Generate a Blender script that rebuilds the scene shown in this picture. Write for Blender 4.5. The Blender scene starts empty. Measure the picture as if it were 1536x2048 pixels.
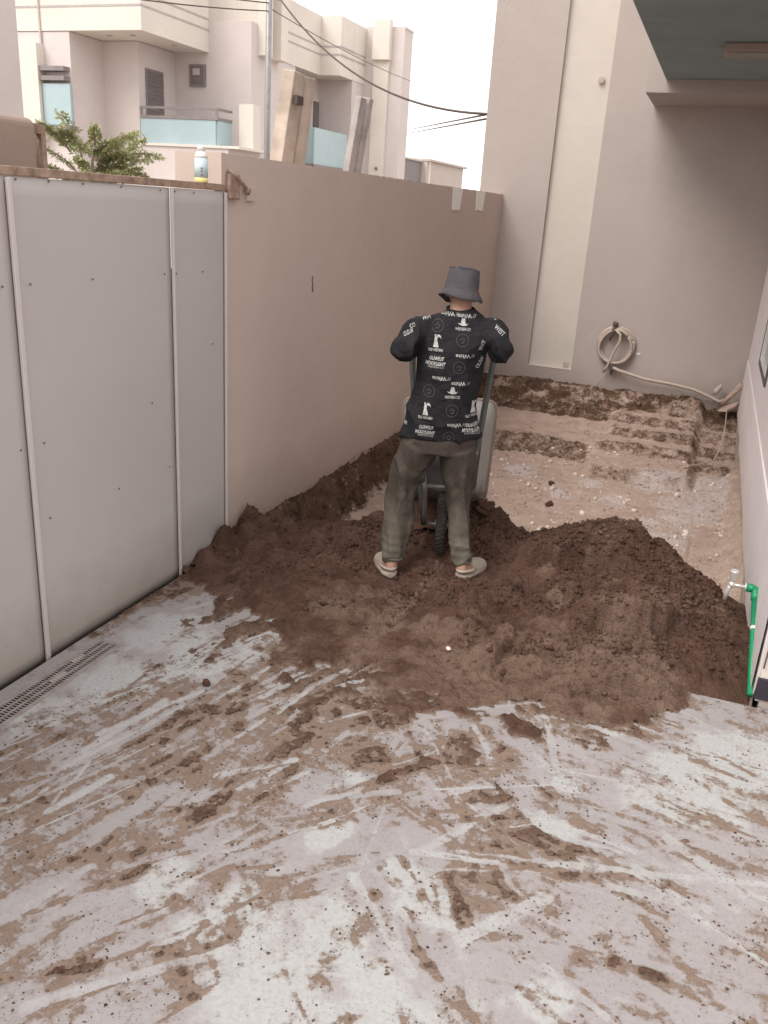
import bpy, bmesh, math, random
import numpy as np
from mathutils import Vector, Matrix
from mathutils.bvhtree import BVHTree
random.seed(7); RNG = np.random.default_rng(11)
sc = bpy.context.scene
COL = sc.collection

# ------------------------------------------------------------------ camera, sky, sun, exposure
CAMH = 1.95
PITCH, ROLL, YAW, FPX = .346555, .0637601, .347764, 1691.34
cy_, sy_ = math.cos(YAW), math.sin(YAW)
FWD = np.array([-sy_*math.cos(PITCH), cy_*math.cos(PITCH), -math.sin(PITCH)])
_r = np.array([cy_, sy_, 0.]); _u = np.cross(_r, FWD)
RGT = _r*math.cos(ROLL)+_u*math.sin(ROLL); UPV = -_r*math.sin(ROLL)+_u*math.cos(ROLL)
cam = bpy.data.cameras.new('camera'); camo = bpy.data.objects.new('camera', cam); COL.objects.link(camo)
cam.sensor_fit = 'VERTICAL'; cam.sensor_height = 24; cam.lens = FPX/2048*24; cam.clip_end = 2000; cam.clip_start = .02
M4 = Matrix(((RGT[0], UPV[0], -FWD[0], 0), (RGT[1], UPV[1], -FWD[1], 0), (RGT[2], UPV[2], -FWD[2], CAMH), (0, 0, 0, 1)))
camo.matrix_world = M4
sc.camera = camo

SUN_EL, SUN_AZ = math.radians(50), math.radians(212)      # azimuth clockwise from +Y
w = bpy.data.worlds.new('World'); sc.world = w; w.use_nodes = True
nt = w.node_tree; nt.nodes.clear()
out = nt.nodes.new('ShaderNodeOutputWorld'); bg = nt.nodes.new('ShaderNodeBackground')
sky = nt.nodes.new('ShaderNodeTexSky'); sky.sky_type = 'NISHITA'; sky.sun_disc = False
sky.sun_elevation = SUN_EL; sky.sun_rotation = SUN_AZ; sky.dust_density = 6; sky.air_density = 1.2; sky.ozone_density = 1
mx = nt.nodes.new('ShaderNodeMix'); mx.data_type = 'RGBA'; mx.inputs[0].default_value = .90
mx.inputs[7].default_value = (11.6, 11.0, 10.7, 1)          # even overcast
nt.links.new(sky.outputs[0], mx.inputs[6]); nt.links.new(mx.outputs[2], bg.inputs[0]); bg.inputs[1].default_value = .085
nt.links.new(bg.outputs[0], out.inputs[0])
sun = bpy.data.lights.new('sun', 'SUN'); sun.energy = 1.5; sun.angle = math.radians(38); sun.color = (1, .95, .9)
suno = bpy.data.objects.new('sun', sun); COL.objects.link(suno)
sd = Vector((math.sin(SUN_AZ)*math.cos(SUN_EL), math.cos(SUN_AZ)*math.cos(SUN_EL), math.sin(SUN_EL)))
suno.rotation_euler = sd.to_track_quat('Z', 'Y').to_euler()
sc.view_settings.view_transform = 'Standard'; sc.view_settings.look = 'None'
sc.view_settings.exposure = 0.85; sc.view_settings.gamma = 1; sc.view_settings.use_curve_mapping = False
sc.render.engine = 'CYCLES'

# ------------------------------------------------------------------ helpers
def tag(o, label=None, cat=None, group=None, kind=None):
    if label: o['label'] = label
    if cat: o['category'] = cat
    if group: o['group'] = group
    if kind: o['kind'] = kind
    return o
def empty(name, loc, label, cat, group=None, rz=0):
    o = bpy.data.objects.new(name, None); o.empty_display_size = .1; o.location = loc; o.rotation_euler = (0, 0, rz)
    COL.objects.link(o); tag(o, label, cat, group); return o

class MB:
    """collects shapes in world (or parent-local) space; build() links them as one mesh object"""
    def __init__(s): s.v = []; s.f = []; s.n = 0
    def add(s, v, f):
        s.v += [tuple(map(float, p)) for p in v]; s.f += [tuple(i+s.n for i in q) for q in f]; s.n += len(v); return s
    def box(s, x0, x1, y0, y1, z0, z1):
        v = [(x, y, z) for z in (z0, z1) for x, y in ((x0, y0), (x1, y0), (x1, y1), (x0, y1))]
        return s.add(v, [(0, 3, 2, 1), (4, 5, 6, 7), (0, 1, 5, 4), (1, 2, 6, 5), (2, 3, 7, 6), (3, 0, 4, 7)])
    def beam(s, a, b, w, t, side=(0, 0, 1)):
        a = Vector(a); b = Vector(b); d = (b-a).normalized(); sx = d.cross(Vector(side)).normalized(); sz = sx.cross(d)
        v = [p+sx*i*w/2+sz*j*t/2 for p in (a, b) for i, j in ((-1, -1), (1, -1), (1, 1), (-1, 1))]
        return s.add(v, [(0, 1, 2, 3), (7, 6, 5, 4), (0, 4, 5, 1), (1, 5, 6, 2), (2, 6, 7, 3), (3, 7, 4, 0)])
    def tube(s, pts, r, n=8, cap=True):
        pts = [Vector(p) for p in pts]; rr = r if hasattr(r, '__len__') else [r]*len(pts)
        v = []; up = None
        for i, p in enumerate(pts):
            d = (pts[min(i+1, len(pts)-1)]-pts[max(i-1, 0)]).normalized()
            if up is None:
                up = Vector((0, 0, 1)) if abs(d.z) < .9 else Vector((1, 0, 0))
            a = d.cross(up).normalized(); up = a.cross(d).normalized()
            for k in range(n):
                t = 2*math.pi*k/n; v.append(p+(a*math.cos(t)+up*math.sin(t))*rr[i])
        f = [(i*n+k, i*n+(k+1) % n, (i+1)*n+(k+1) % n, (i+1)*n+k) for i in range(len(pts)-1) for k in range(n)]
        if cap: f += [tuple(range(n))[::-1], tuple((len(pts)-1)*n+k for k in range(n))]
        return s.add(v, f)
    def loft(s, rings, n=20, cap=True):
        """rings: (centre, u-vector, v-vector)"""
        v = []
        for c, u, w_ in rings:
            c = Vector(c); u = Vector(u); w_ = Vector(w_)
            for k in range(n):
                t = 2*math.pi*k/n; v.append(c+u*math.cos(t)+w_*math.sin(t))
        f = [(i*n+k, i*n+(k+1) % n, (i+1)*n+(k+1) % n, (i+1)*n+k) for i in range(len(rings)-1) for k in range(n)]
        if cap: f += [tuple(range(n))[::-1], tuple((len(rings)-1)*n+k for k in range(n))]
        return s.add(v, f)
    def lathe(s, prof, c, n=20, cap=True):
        return s.loft([((c[0], c[1], c[2]+z), (r, 0, 0), (0, r, 0)) for r, z in prof], n, cap)
    def ball(s, c, r, n=12, m=8, e=(1, 1, 1)):
        rings = []
        for i in range(m+1):
            t = math.pi*i/m; q = max(math.sin(t), .02)
            rings.append(((c[0], c[1], c[2]-math.cos(t)*r*e[2]), (q*r*e[0], 0, 0), (0, q*r*e[1], 0)))
        return s.loft(rings, n)
    def mesh(s, name='mesh'):
        me = bpy.data.meshes.new(name); me.from_pydata(s.v, [], s.f); me.update(); return me
    def build(s, name, mat, parent=None, smooth=False, bevel=0, seg=2, origin=None):
        me = s.mesh(name)
        if origin is not None: me.transform(Matrix.Translation(-Vector(origin)))
        o = bpy.data.objects.new(name, me); COL.objects.link(o); me.materials.append(mat)
        if origin is not None: o.location = origin
        if smooth: me.polygons.foreach_set('use_smooth', [True]*len(me.polygons))
        if bevel:
            b = o.modifiers.new('bevel', 'BEVEL'); b.width = bevel; b.segments = seg; b.limit_method = 'ANGLE'; b.harden_normals = False
        if parent: o.parent = parent
        return o
def relocal(o, parent):
    """keep a mesh modelled in world space where it is under a parent Empty"""
    o.parent = parent; o.matrix_parent_inverse = parent_matrix(parent).inverted(); return o
def parent_matrix(p): return Matrix.Translation(p.location) @ Matrix.Rotation(p.rotation_euler[2], 4, 'Z')

# ---- vectorised noise
_P = np.random.default_rng(5).random((256, 256)).astype(np.float32)
_P3 = np.random.default_rng(6).random((64, 64, 64)).astype(np.float32)
def vn2(x, y):
    xi = np.floor(x).astype(int); yi = np.floor(y).astype(int); fx = x-xi; fy = y-yi
    fx = fx*fx*fx*(fx*(fx*6-15)+10); fy = fy*fy*fy*(fy*(fy*6-15)+10)
    a = _P[xi & 255, yi & 255]; b = _P[(xi+1) & 255, yi & 255]; c = _P[xi & 255, (yi+1) & 255]; d = _P[(xi+1) & 255, (yi+1) & 255]
    return (a*(1-fx)+b*fx)*(1-fy)+(c*(1-fx)+d*fx)*fy
def fbm(x, y, o=5, g=.5, l=2.03):
    s = 0; a = 1; t = 0
    for i in range(o):
        ca, sa = math.cos(i*1.1), math.sin(i*1.1)
        s = s+a*vn2((x*ca-y*sa)*l**i+17.3*i, (x*sa+y*ca)*l**i+5.1*i); t += a; a *= g
    return s/t
def ridge(x, y, o=4):
    s = 0; a = 1; t = 0
    for i in range(o):
        s = s+a*(1-np.abs(2*vn2(x*2.1**i+9*i, y*2.1**i+3*i)-1)); t += a; a *= .5
    return s/t
def vn3(p):
    i = np.floor(p).astype(int); f = p-i; f = f*f*(3-2*f); r = 0
    for dx in (0, 1):
        for dy in (0, 1):
            for dz in (0, 1):
                ww = (f[:, 0] if dx else 1-f[:, 0])*(f[:, 1] if dy else 1-f[:, 1])*(f[:, 2] if dz else 1-f[:, 2])
                r = r+ww*_P3[(i[:, 0]+dx) & 63, (i[:, 1]+dy) & 63, (i[:, 2]+dz) & 63]
    return r
def sstep(a, b, x):
    t = np.clip((x-a)/(b-a), 0, 1); return t*t*(3-2*t)
def capsule(x, y, x0, y0, x1, y1):
    dx, dy = x1-x0, y1-y0; L = dx*dx+dy*dy+1e-9
    t = np.clip(((x-x0)*dx+(y-y0)*dy)/L, 0, 1); return np.hypot(x-x0-t*dx, y-y0-t*dy)

def gridmesh(name, X, Y, Z, mat, keep=None, attrs=None, smooth=True):
    """X,Y,Z (ny,nx) arrays -> one mesh; keep: boolean per vertex, faces with no kept vertex are dropped"""
    ny, nx = X.shape
    idx = np.arange(ny*nx).reshape(ny, nx)
    q = np.stack([idx[:-1, :-1], idx[:-1, 1:], idx[1:, 1:], idx[1:, :-1]], -1).reshape(-1, 4)
    if keep is not None:
        q = q[keep.reshape(-1)[q].all(1)]
    used = np.unique(q); mp = np.full(ny*nx, -1); mp[used] = np.arange(len(used)); q = mp[q]
    co = np.stack([X, Y, Z], -1).reshape(-1, 3)[used].astype(np.float32)
    me = bpy.data.meshes.new(name); me.vertices.add(len(co)); me.vertices.foreach_set('co', co.ravel())
    me.loops.add(q.size); me.loops.foreach_set('vertex_index', q.ravel().astype(np.int32))
    me.polygons.add(len(q)); me.polygons.foreach_set('loop_start', np.arange(0, q.size, 4, dtype=np.int32))
    me.polygons.foreach_set('use_smooth', np.full(len(q), smooth)); me.update(calc_edges=True); me.validate()
    for k, v in (attrs or {}).items():
        a = me.attributes.new(k, 'FLOAT', 'POINT'); a.data.foreach_set('value', v.reshape(-1)[used].astype(np.float32))
    me.materials.append(mat)
    o = bpy.data.objects.new(name, me); COL.objects.link(o); return o

# ---- materials
class NM:
    def __init__(s, name):
        s.m = bpy.data.materials.new(name); s.m.use_nodes = True; s.t = s.m.node_tree; s.t.nodes.clear()
        s.o = s.n('OutputMaterial'); s.p = s.n('BsdfPrincipled'); s.l(s.p.outputs[0], s.o.inputs[0])
        s.co = s.n('TexCoord').outputs['Object']; s.geo = s.n('NewGeometry')
    def n(s, t): return s.t.nodes.new('ShaderNode'+t)
    def l(s, a, b): s.t.links.new(a, b)
    def set(s, i, v):
        if hasattr(v, 'links'): s.l(v, i)
        else: i.default_value = v
    def noise(s, sc_=5, det=5, rough=.55, dist=0, vec=None, out=0):
        k = s.n('TexNoise'); k.inputs['Scale'].default_value = sc_; k.inputs['Detail'].default_value = det
        k.inputs['Roughness'].default_value = rough; k.inputs['Distortion'].default_value = dist
        s.l(vec if vec is not None else s.geo.outputs['Position'], k.inputs['Vector']); return k.outputs[out]
    def vor(s, sc_=20, vec=None, feat='F1'):
        k = s.n('TexVoronoi'); k.feature = feat; k.inputs['Scale'].default_value = sc_
        s.l(vec if vec is not None else s.geo.outputs['Position'], k.inputs['Vector']); return k.outputs[0]
    def scale(s, v, vec=None):
        k = s.n('Mapping'); k.inputs['Scale'].default_value = v
        s.l(vec if vec is not None else s.geo.outputs['Position'], k.inputs['Vector']); return k.outputs[0]
    def ramp(s, x, a, b, va=0, vb=1):
        k = s.n('MapRange'); s.set(k.inputs[0], x)
        for i, q in zip((1, 2, 3, 4), (a, b, va, vb)): k.inputs[i].default_value = q
        return k.outputs[0]
    def mix(s, f, a, b, mode='MIX'):
        k = s.n('Mix'); k.data_type = 'RGBA'; k.blend_type = mode
        s.set(k.inputs[0], f)
        for i, q in ((6, a), (7, b)):
            if hasattr(q, 'links'): s.l(q, k.inputs[i])
            else: k.inputs[i].default_value = (*q, 1)
        return k.outputs[2]
    def math(s, op, a, b=0, c=0):
        k = s.n('Math'); k.operation = op; s.set(k.inputs[0], a); s.set(k.inputs[1], b); s.set(k.inputs[2], c); return k.outputs[0]
    def attr(s, nm):
        k = s.n('Attribute'); k.attribute_name = nm; return k.outputs['Fac']
    def z(s):
        k = s.n('SeparateXYZ'); s.l(s.geo.outputs['Position'], k.inputs[0]); return k.outputs[2]
    def bump(s, h, st=.3, d=.01):
        k = s.n('Bump'); k.inputs['Strength'].default_value = st; k.inputs['Distance'].default_value = d; s.l(h, k.inputs['Height'])
        s.l(k.outputs[0], s.p.inputs['Normal'])
    def col(s, c): s.set(s.p.inputs['Base Color'], c if hasattr(c, 'links') else (*c, 1)); return s
    def rough(s, r, metal=0, spec=.5):
        s.set(s.p.inputs['Roughness'], r); s.p.inputs['Metallic'].default_value = metal; s.p.inputs['Specular IOR Level'].default_value = spec; return s
def vary(c, k): return tuple(min(1, q*k) for q in c)
def simple(name, c, r=.6, metal=0, var=.12, sc_=8, bump=.15, bscale=120, spec=.4, objsp=False):
    m = NM(name); v = m.co if objsp else None
    m.col(m.mix(m.ramp(m.noise(sc_, 5, .6, vec=v), .3, .7), vary(c, 1-var), vary(c, 1+var))).rough(r, metal, spec)
    if bump: m.bump(m.noise(bscale, 3, vec=v), bump, .004)
    return m.m
def plaster(name, c, stain=(.42, .36, .32), base=None, dirty=.25, bump=.22, streak=.12):
    m = NM(name)
    big = m.ramp(m.noise(.9, 4, .6, .4), .35, .7)
    col = m.mix(big, vary(c, .95), vary(c, 1.04))
    st = m.ramp(m.noise(2.2, 6, .65, .3, vec=m.scale((1.6, 1.6, .22))), .55, .8, 0, streak)
    col = m.mix(st, col, stain)
    sp = m.ramp(m.noise(38, 3, .6), .66, .76, 0, .25)
    col = m.mix(sp, col, vary(stain, .8))
    if base:                                  # splash dirt and salts along the foot of the wall
        zz = m.math('ADD', m.z(), m.math('MULTIPLY', m.noise(5, 5, .65), -.35))
        col = m.mix(m.ramp(zz, base[0]-.25, base[0]+base[1]-.1, dirty, 0), col, (.30, .23, .185))
    ln = m.math('ABSOLUTE', m.math('SUBTRACT', m.noise(1.3, 5, .6, .6), .5)); col = m.mix(m.math('MULTIPLY', m.ramp(ln, 0, .0035, .30, 0), m.ramp(m.noise(.7, 2), .5, .6)), col, vary(stain, .6))
    tw = m.ramp(m.noise(3.2, 3, .5, 1.6, vec=m.scale((1, 1, 2.2))), .45, .62, 0, .16); col = m.mix(tw, col, vary(c, .86))
    m.col(col).rough(.85, 0, .25)
    h = m.math('ADD', m.math('MULTIPLY', m.noise(140, 3), .5), m.noise(9, 4))
    m.bump(h, bump, .012); return m.m
# ------------------------------------------------------------------ materials
M = {}
M['wall'] = plaster('taupe_plaster', (.57, .47, .42), base=(.10, .28), dirty=.55)
M['back'] = plaster('beige_plaster', (.445, .395, .368), base=(.05, .3), dirty=.5, streak=.08)
M['panelwhite'] = plaster('cream_recess_paint', (.60, .555, .50), streak=.08)
M['right'] = plaster('lavender_plaster', (.73, .68, .69), base=(.0, .3), dirty=.5)
M['nb_cream'] = plaster('cream_house_paint', (.70, .655, .60), bump=.1, streak=.1)
M['nb_pink'] = plaster('pinkish_house_paint', (.62, .565, .55), bump=.1)
M['nb_taupe'] = plaster('warm_grey_house_paint', (.50, .44, .41), bump=.1)
M['soffit'] = simple('dark_soffit_paint', (.24, .295, .30), .8, var=.1, sc_=3, bump=.1)
M['soffit2'] = simple('beige_soffit_paint', (.36, .28, .25), .8, var=.06, sc_=3, bump=.1)
M['blue'] = simple('pale_blue_panel', (.38, .50, .53), .35, var=.05, sc_=2, bump=0)
M['rail'] = simple('grey_rail_metal', (.25, .22, .22), .5, .3)
M['darkglass'] = simple('dark_window_glass', (.17, .15, .15), .15, var=.2, sc_=3, bump=0, spec=.6)
M['groove'] = simple('groove_shadow_grey', (.42, .40, .39), .8)
M['steel'] = simple('galvanised_steel', (.30, .29, .29), .45, .6)
M['rust'] = simple('rusty_steel', (.31, .22, .17), .8, .1, .40, 22, .4)
M['bolt'] = simple('bolt_head', (.15, .125, .115), .6, .4)
M['wood'] = simple('weathered_concrete_grey', (.50, .42, .355), .9, 0, .25, 7, .4, 60)
M['wood2'] = simple('grey_weathered_timber', (.43, .395, .385), .9, 0, .2, 9, .3, 60)
M['black'] = simple('black_rubber', (.03, .028, .028), .7, 0, .2)
M['void'] = simple('dark_channel', (.035, .03, .028), .9)
M['white'] = simple('white_plastic', (.72, .71, .69), .4, 0, .05)
M['stripe'] = simple('white_wall_paint', (.86, .84, .80), .7, 0, .04)
M['yellow'] = simple('yellow_plastic', (.75, .68, .25), .4, 0, .05)
M['label'] = simple('pale_blue_label', (.50, .62, .66), .4, 0, .05)
M['green'] = simple('green_water_pipe', (.01, .235, .105), .35, 0, .12, 12, .05)
M['chrome'] = simple('chrome', (.70, .68, .67), .28, .45, .08)
M['hose'] = simple('dusty_hose', (.44, .37, .32), .7, 0, .15, 25)
M['tie'] = simple('dark_tie', (.10, .075, .07), .8)
M['cloth'] = simple('dusty_cloth', (.40, .30, .25), .95, 0, .25, 18, .5)
M['cord'] = simple('pale_cord', (.48, .41, .33), .9)
M['cement'] = plaster('grey_cement_skirting', (.36, .31, .29), bump=.5)

# gate sheet: painted, with dust towards the foot and spatter
g = NM('gate_sheet_paint')
gz = g.math('ADD', g.z(), g.math('MULTIPLY', g.noise(6, 5, .7), -.3))
gc = g.mix(g.ramp(g.noise(1.1, 4, .6), .3, .7), (.445, .415, .41), (.475, .445, .435))
gc = g.mix(g.ramp(gz, -.15, .22, .75, 0), gc, (.30, .255, .215))
spt = g.math('MULTIPLY', g.ramp(g.noise(26, 3, .7, .4, vec=g.scale((1, 1, .55))), .69, .74), g.ramp(g.z(), .25, .75, .55, 0))
gc = g.mix(spt, gc, (.17, .13, .11))
g.col(gc).rough(.55, 0, .3); g.bump(g.noise(2.2, 3), .18, .02); M['gate'] = g.m
g = NM('gate_strip_paint'); g.col(g.mix(g.ramp(g.z(), 0, .5, .35, 0), (.56, .51, .495), (.33, .28, .24))).rough(.5); M['strip'] = g.m

# slab: pale cement with dust film, wiped and light-painted patches and trodden-in soil
def slab_material():
    g = NM('pale_slab'); cov = g.attr('cov'); cl = g.attr('clean_and_lit')
    base = g.mix(g.ramp(g.noise(2.3, 5, .6), .3, .7), (.262, .245, .248), (.310, .292, .293))
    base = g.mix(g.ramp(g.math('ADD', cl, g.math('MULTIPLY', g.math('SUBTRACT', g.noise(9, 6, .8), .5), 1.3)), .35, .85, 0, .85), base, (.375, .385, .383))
    base = g.mix(g.ramp(g.noise(60, 4, .7), .42, .75, 0, .35), base, (.185, .162, .158))
    fine = g.math('MULTIPLY', g.math('SUBTRACT', g.noise(48, 6, .85), .5), 1.5)
    fine = g.math('ADD', fine, g.math('MULTIPLY', g.math('SUBTRACT', g.noise(13, 5, .75), .5), 1.1))
    c = g.math('ADD', cov, fine)
    film = g.ramp(c, -.40, .06, 0, .55)
    base = g.mix(film, base, (.215, .165, .137))
    soil = g.mix(g.ramp(g.noise(30, 4, .7), .3, .7), (.160, .112, .085), (.215, .162, .128))
    base = g.mix(g.ramp(c, .03, .10, 0, .93), base, soil)
    speck = g.math('MULTIPLY', g.ramp(g.noise(105, 2, .5), .63, .68), g.ramp(g.noise(5, 4, .6), .40, .60))
    base = g.mix(g.math('MULTIPLY', speck, .8), base, (.12, .09, .078))
    g.col(base).rough(g.ramp(c, -.3, .1, .55, .95), 0, .25)
    h = g.math('ADD', g.math('MULTIPLY', g.ramp(c, -.1, .3), 1.6), g.math('MULTIPLY', g.noise(90, 4, .7), .6))
    g.bump(h, .45, .006); return g.m
M['slab'] = slab_material()
def soil_material():
    g = NM('moist_soil'); th = g.attr('thick'); dry = g.attr('dry')
    n1 = g.noise(7, 5, .65, .3); n2 = g.noise(55, 5, .75)
    wet = g.mix(g.ramp(n1, .3, .7), (.066, .037, .026), (.130, .075, .055))
    dryc = g.mix(g.ramp(n1, .3, .7), (.138, .090, .066), (.20, .138, .106))
    tan = g.mix(g.ramp(n2, .3, .7), (.165, .114, .086), (.225, .168, .132))
    d = g.math('ADD', dry, g.math('MULTIPLY', g.math('SUBTRACT', n2, .5), .7))
    c = g.mix(g.ramp(d, .3, .85), wet, dryc)
    c = g.mix(g.ramp(g.math('ADD', th, g.math('MULTIPLY', g.math('SUBTRACT', n2, .5), .012)), .002, .010, .9, 0), c, tan)
    c = g.mix(g.ramp(g.noise(34, 6, .85), .52, .66, 0, .65), c, (.034, .021, .015)); c = g.mix(g.ramp(g.noise(60, 4, .8, vec=g.scale((1, 1, 1.3))), .60, .72, 0, .5), c, (.19, .13, .10))
    g.col(c).rough(.95, 0, .12)
    h = g.math('ADD', g.math('MULTIPLY', g.noise(45, 6, .75), 1.0), g.math('MULTIPLY', g.vor(85), .35))
    g.bump(h, .9, .018); return g.m
M['soil'] = soil_material()
def pit_material():
    g = NM('dug_earth'); lime = g.attr('lime'); moist = g.attr('moist')
    n1 = g.noise(5, 6, .7, .4); n2 = g.noise(38, 5, .75)
    a = g.mix(g.ramp(n1, .3, .7), (.365, .272, .222), (.50, .39, .325))
    a = g.mix(g.ramp(n2, .62, .72, 0, .7), a, (.55, .46, .40))
    md = g.math('ADD', g.math('ADD', moist, g.math('MULTIPLY', g.math('SUBTRACT', n2, .5), .9)), g.math('MULTIPLY', g.math('SUBTRACT', g.noise(11, 5, .8), .53), 1.8))
    a = g.mix(g.ramp(md, .35, .75), a, g.mix(g.ramp(n1, .35, .65), (.060, .036, .022), (.15, .092, .06)))
    ld = g.math('ADD', lime, g.math('MULTIPLY', g.math('SUBTRACT', g.noise(22, 6, .8), .5), 3.0))
    a = g.mix(g.ramp(ld, .40, .75, 0, .85), a, g.mix(n2, (.46, .40, .385), (.60, .535, .52)))
    g.col(a).rough(.95, 0, .12)
    g.bump(g.math('ADD', g.noise(30, 6, .75), g.math('MULTIPLY', g.vor(60), .4)), .9, .022); return g.m
M['pit'] = pit_material()

# ------------------------------------------------------------------ the setting
XW, XR, YS, YB = -2.475, .455, 3.58, 10.15        # left wall face, right wall face, slab edge, back wall
g = NM('dusty_street'); g.col(g.mix(g.noise(2), (.30, .25, .21), (.38, .33, .28))).rough(.95); g.bump(g.noise(30), .4, .02)
st = MB(); st.add([(-900, -900, -.02), (-2.52, -900, -.02), (-2.52, 900, -.02), (-900, 900, -.02)], [(0, 1, 2, 3)])
st.add([(-2.52, 10.4, -.02), (900, 10.4, -.02), (900, 900, -.02), (-2.52, 900, -.02)], [(0, 1, 2, 3)])
st.add([(-2.52, -900, -.02), (900, -900, -.02), (900, -6, -.02), (-2.52, -6, -.02)], [(0, 1, 2, 3)])
st.add([(2.4, -6, -.02), (900, -6, -.02), (900, 10.4, -.02), (2.4, 10.4, -.02)], [(0, 1, 2, 3)])
tag(st.build('street_ground', g.m), kind='structure')

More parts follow.
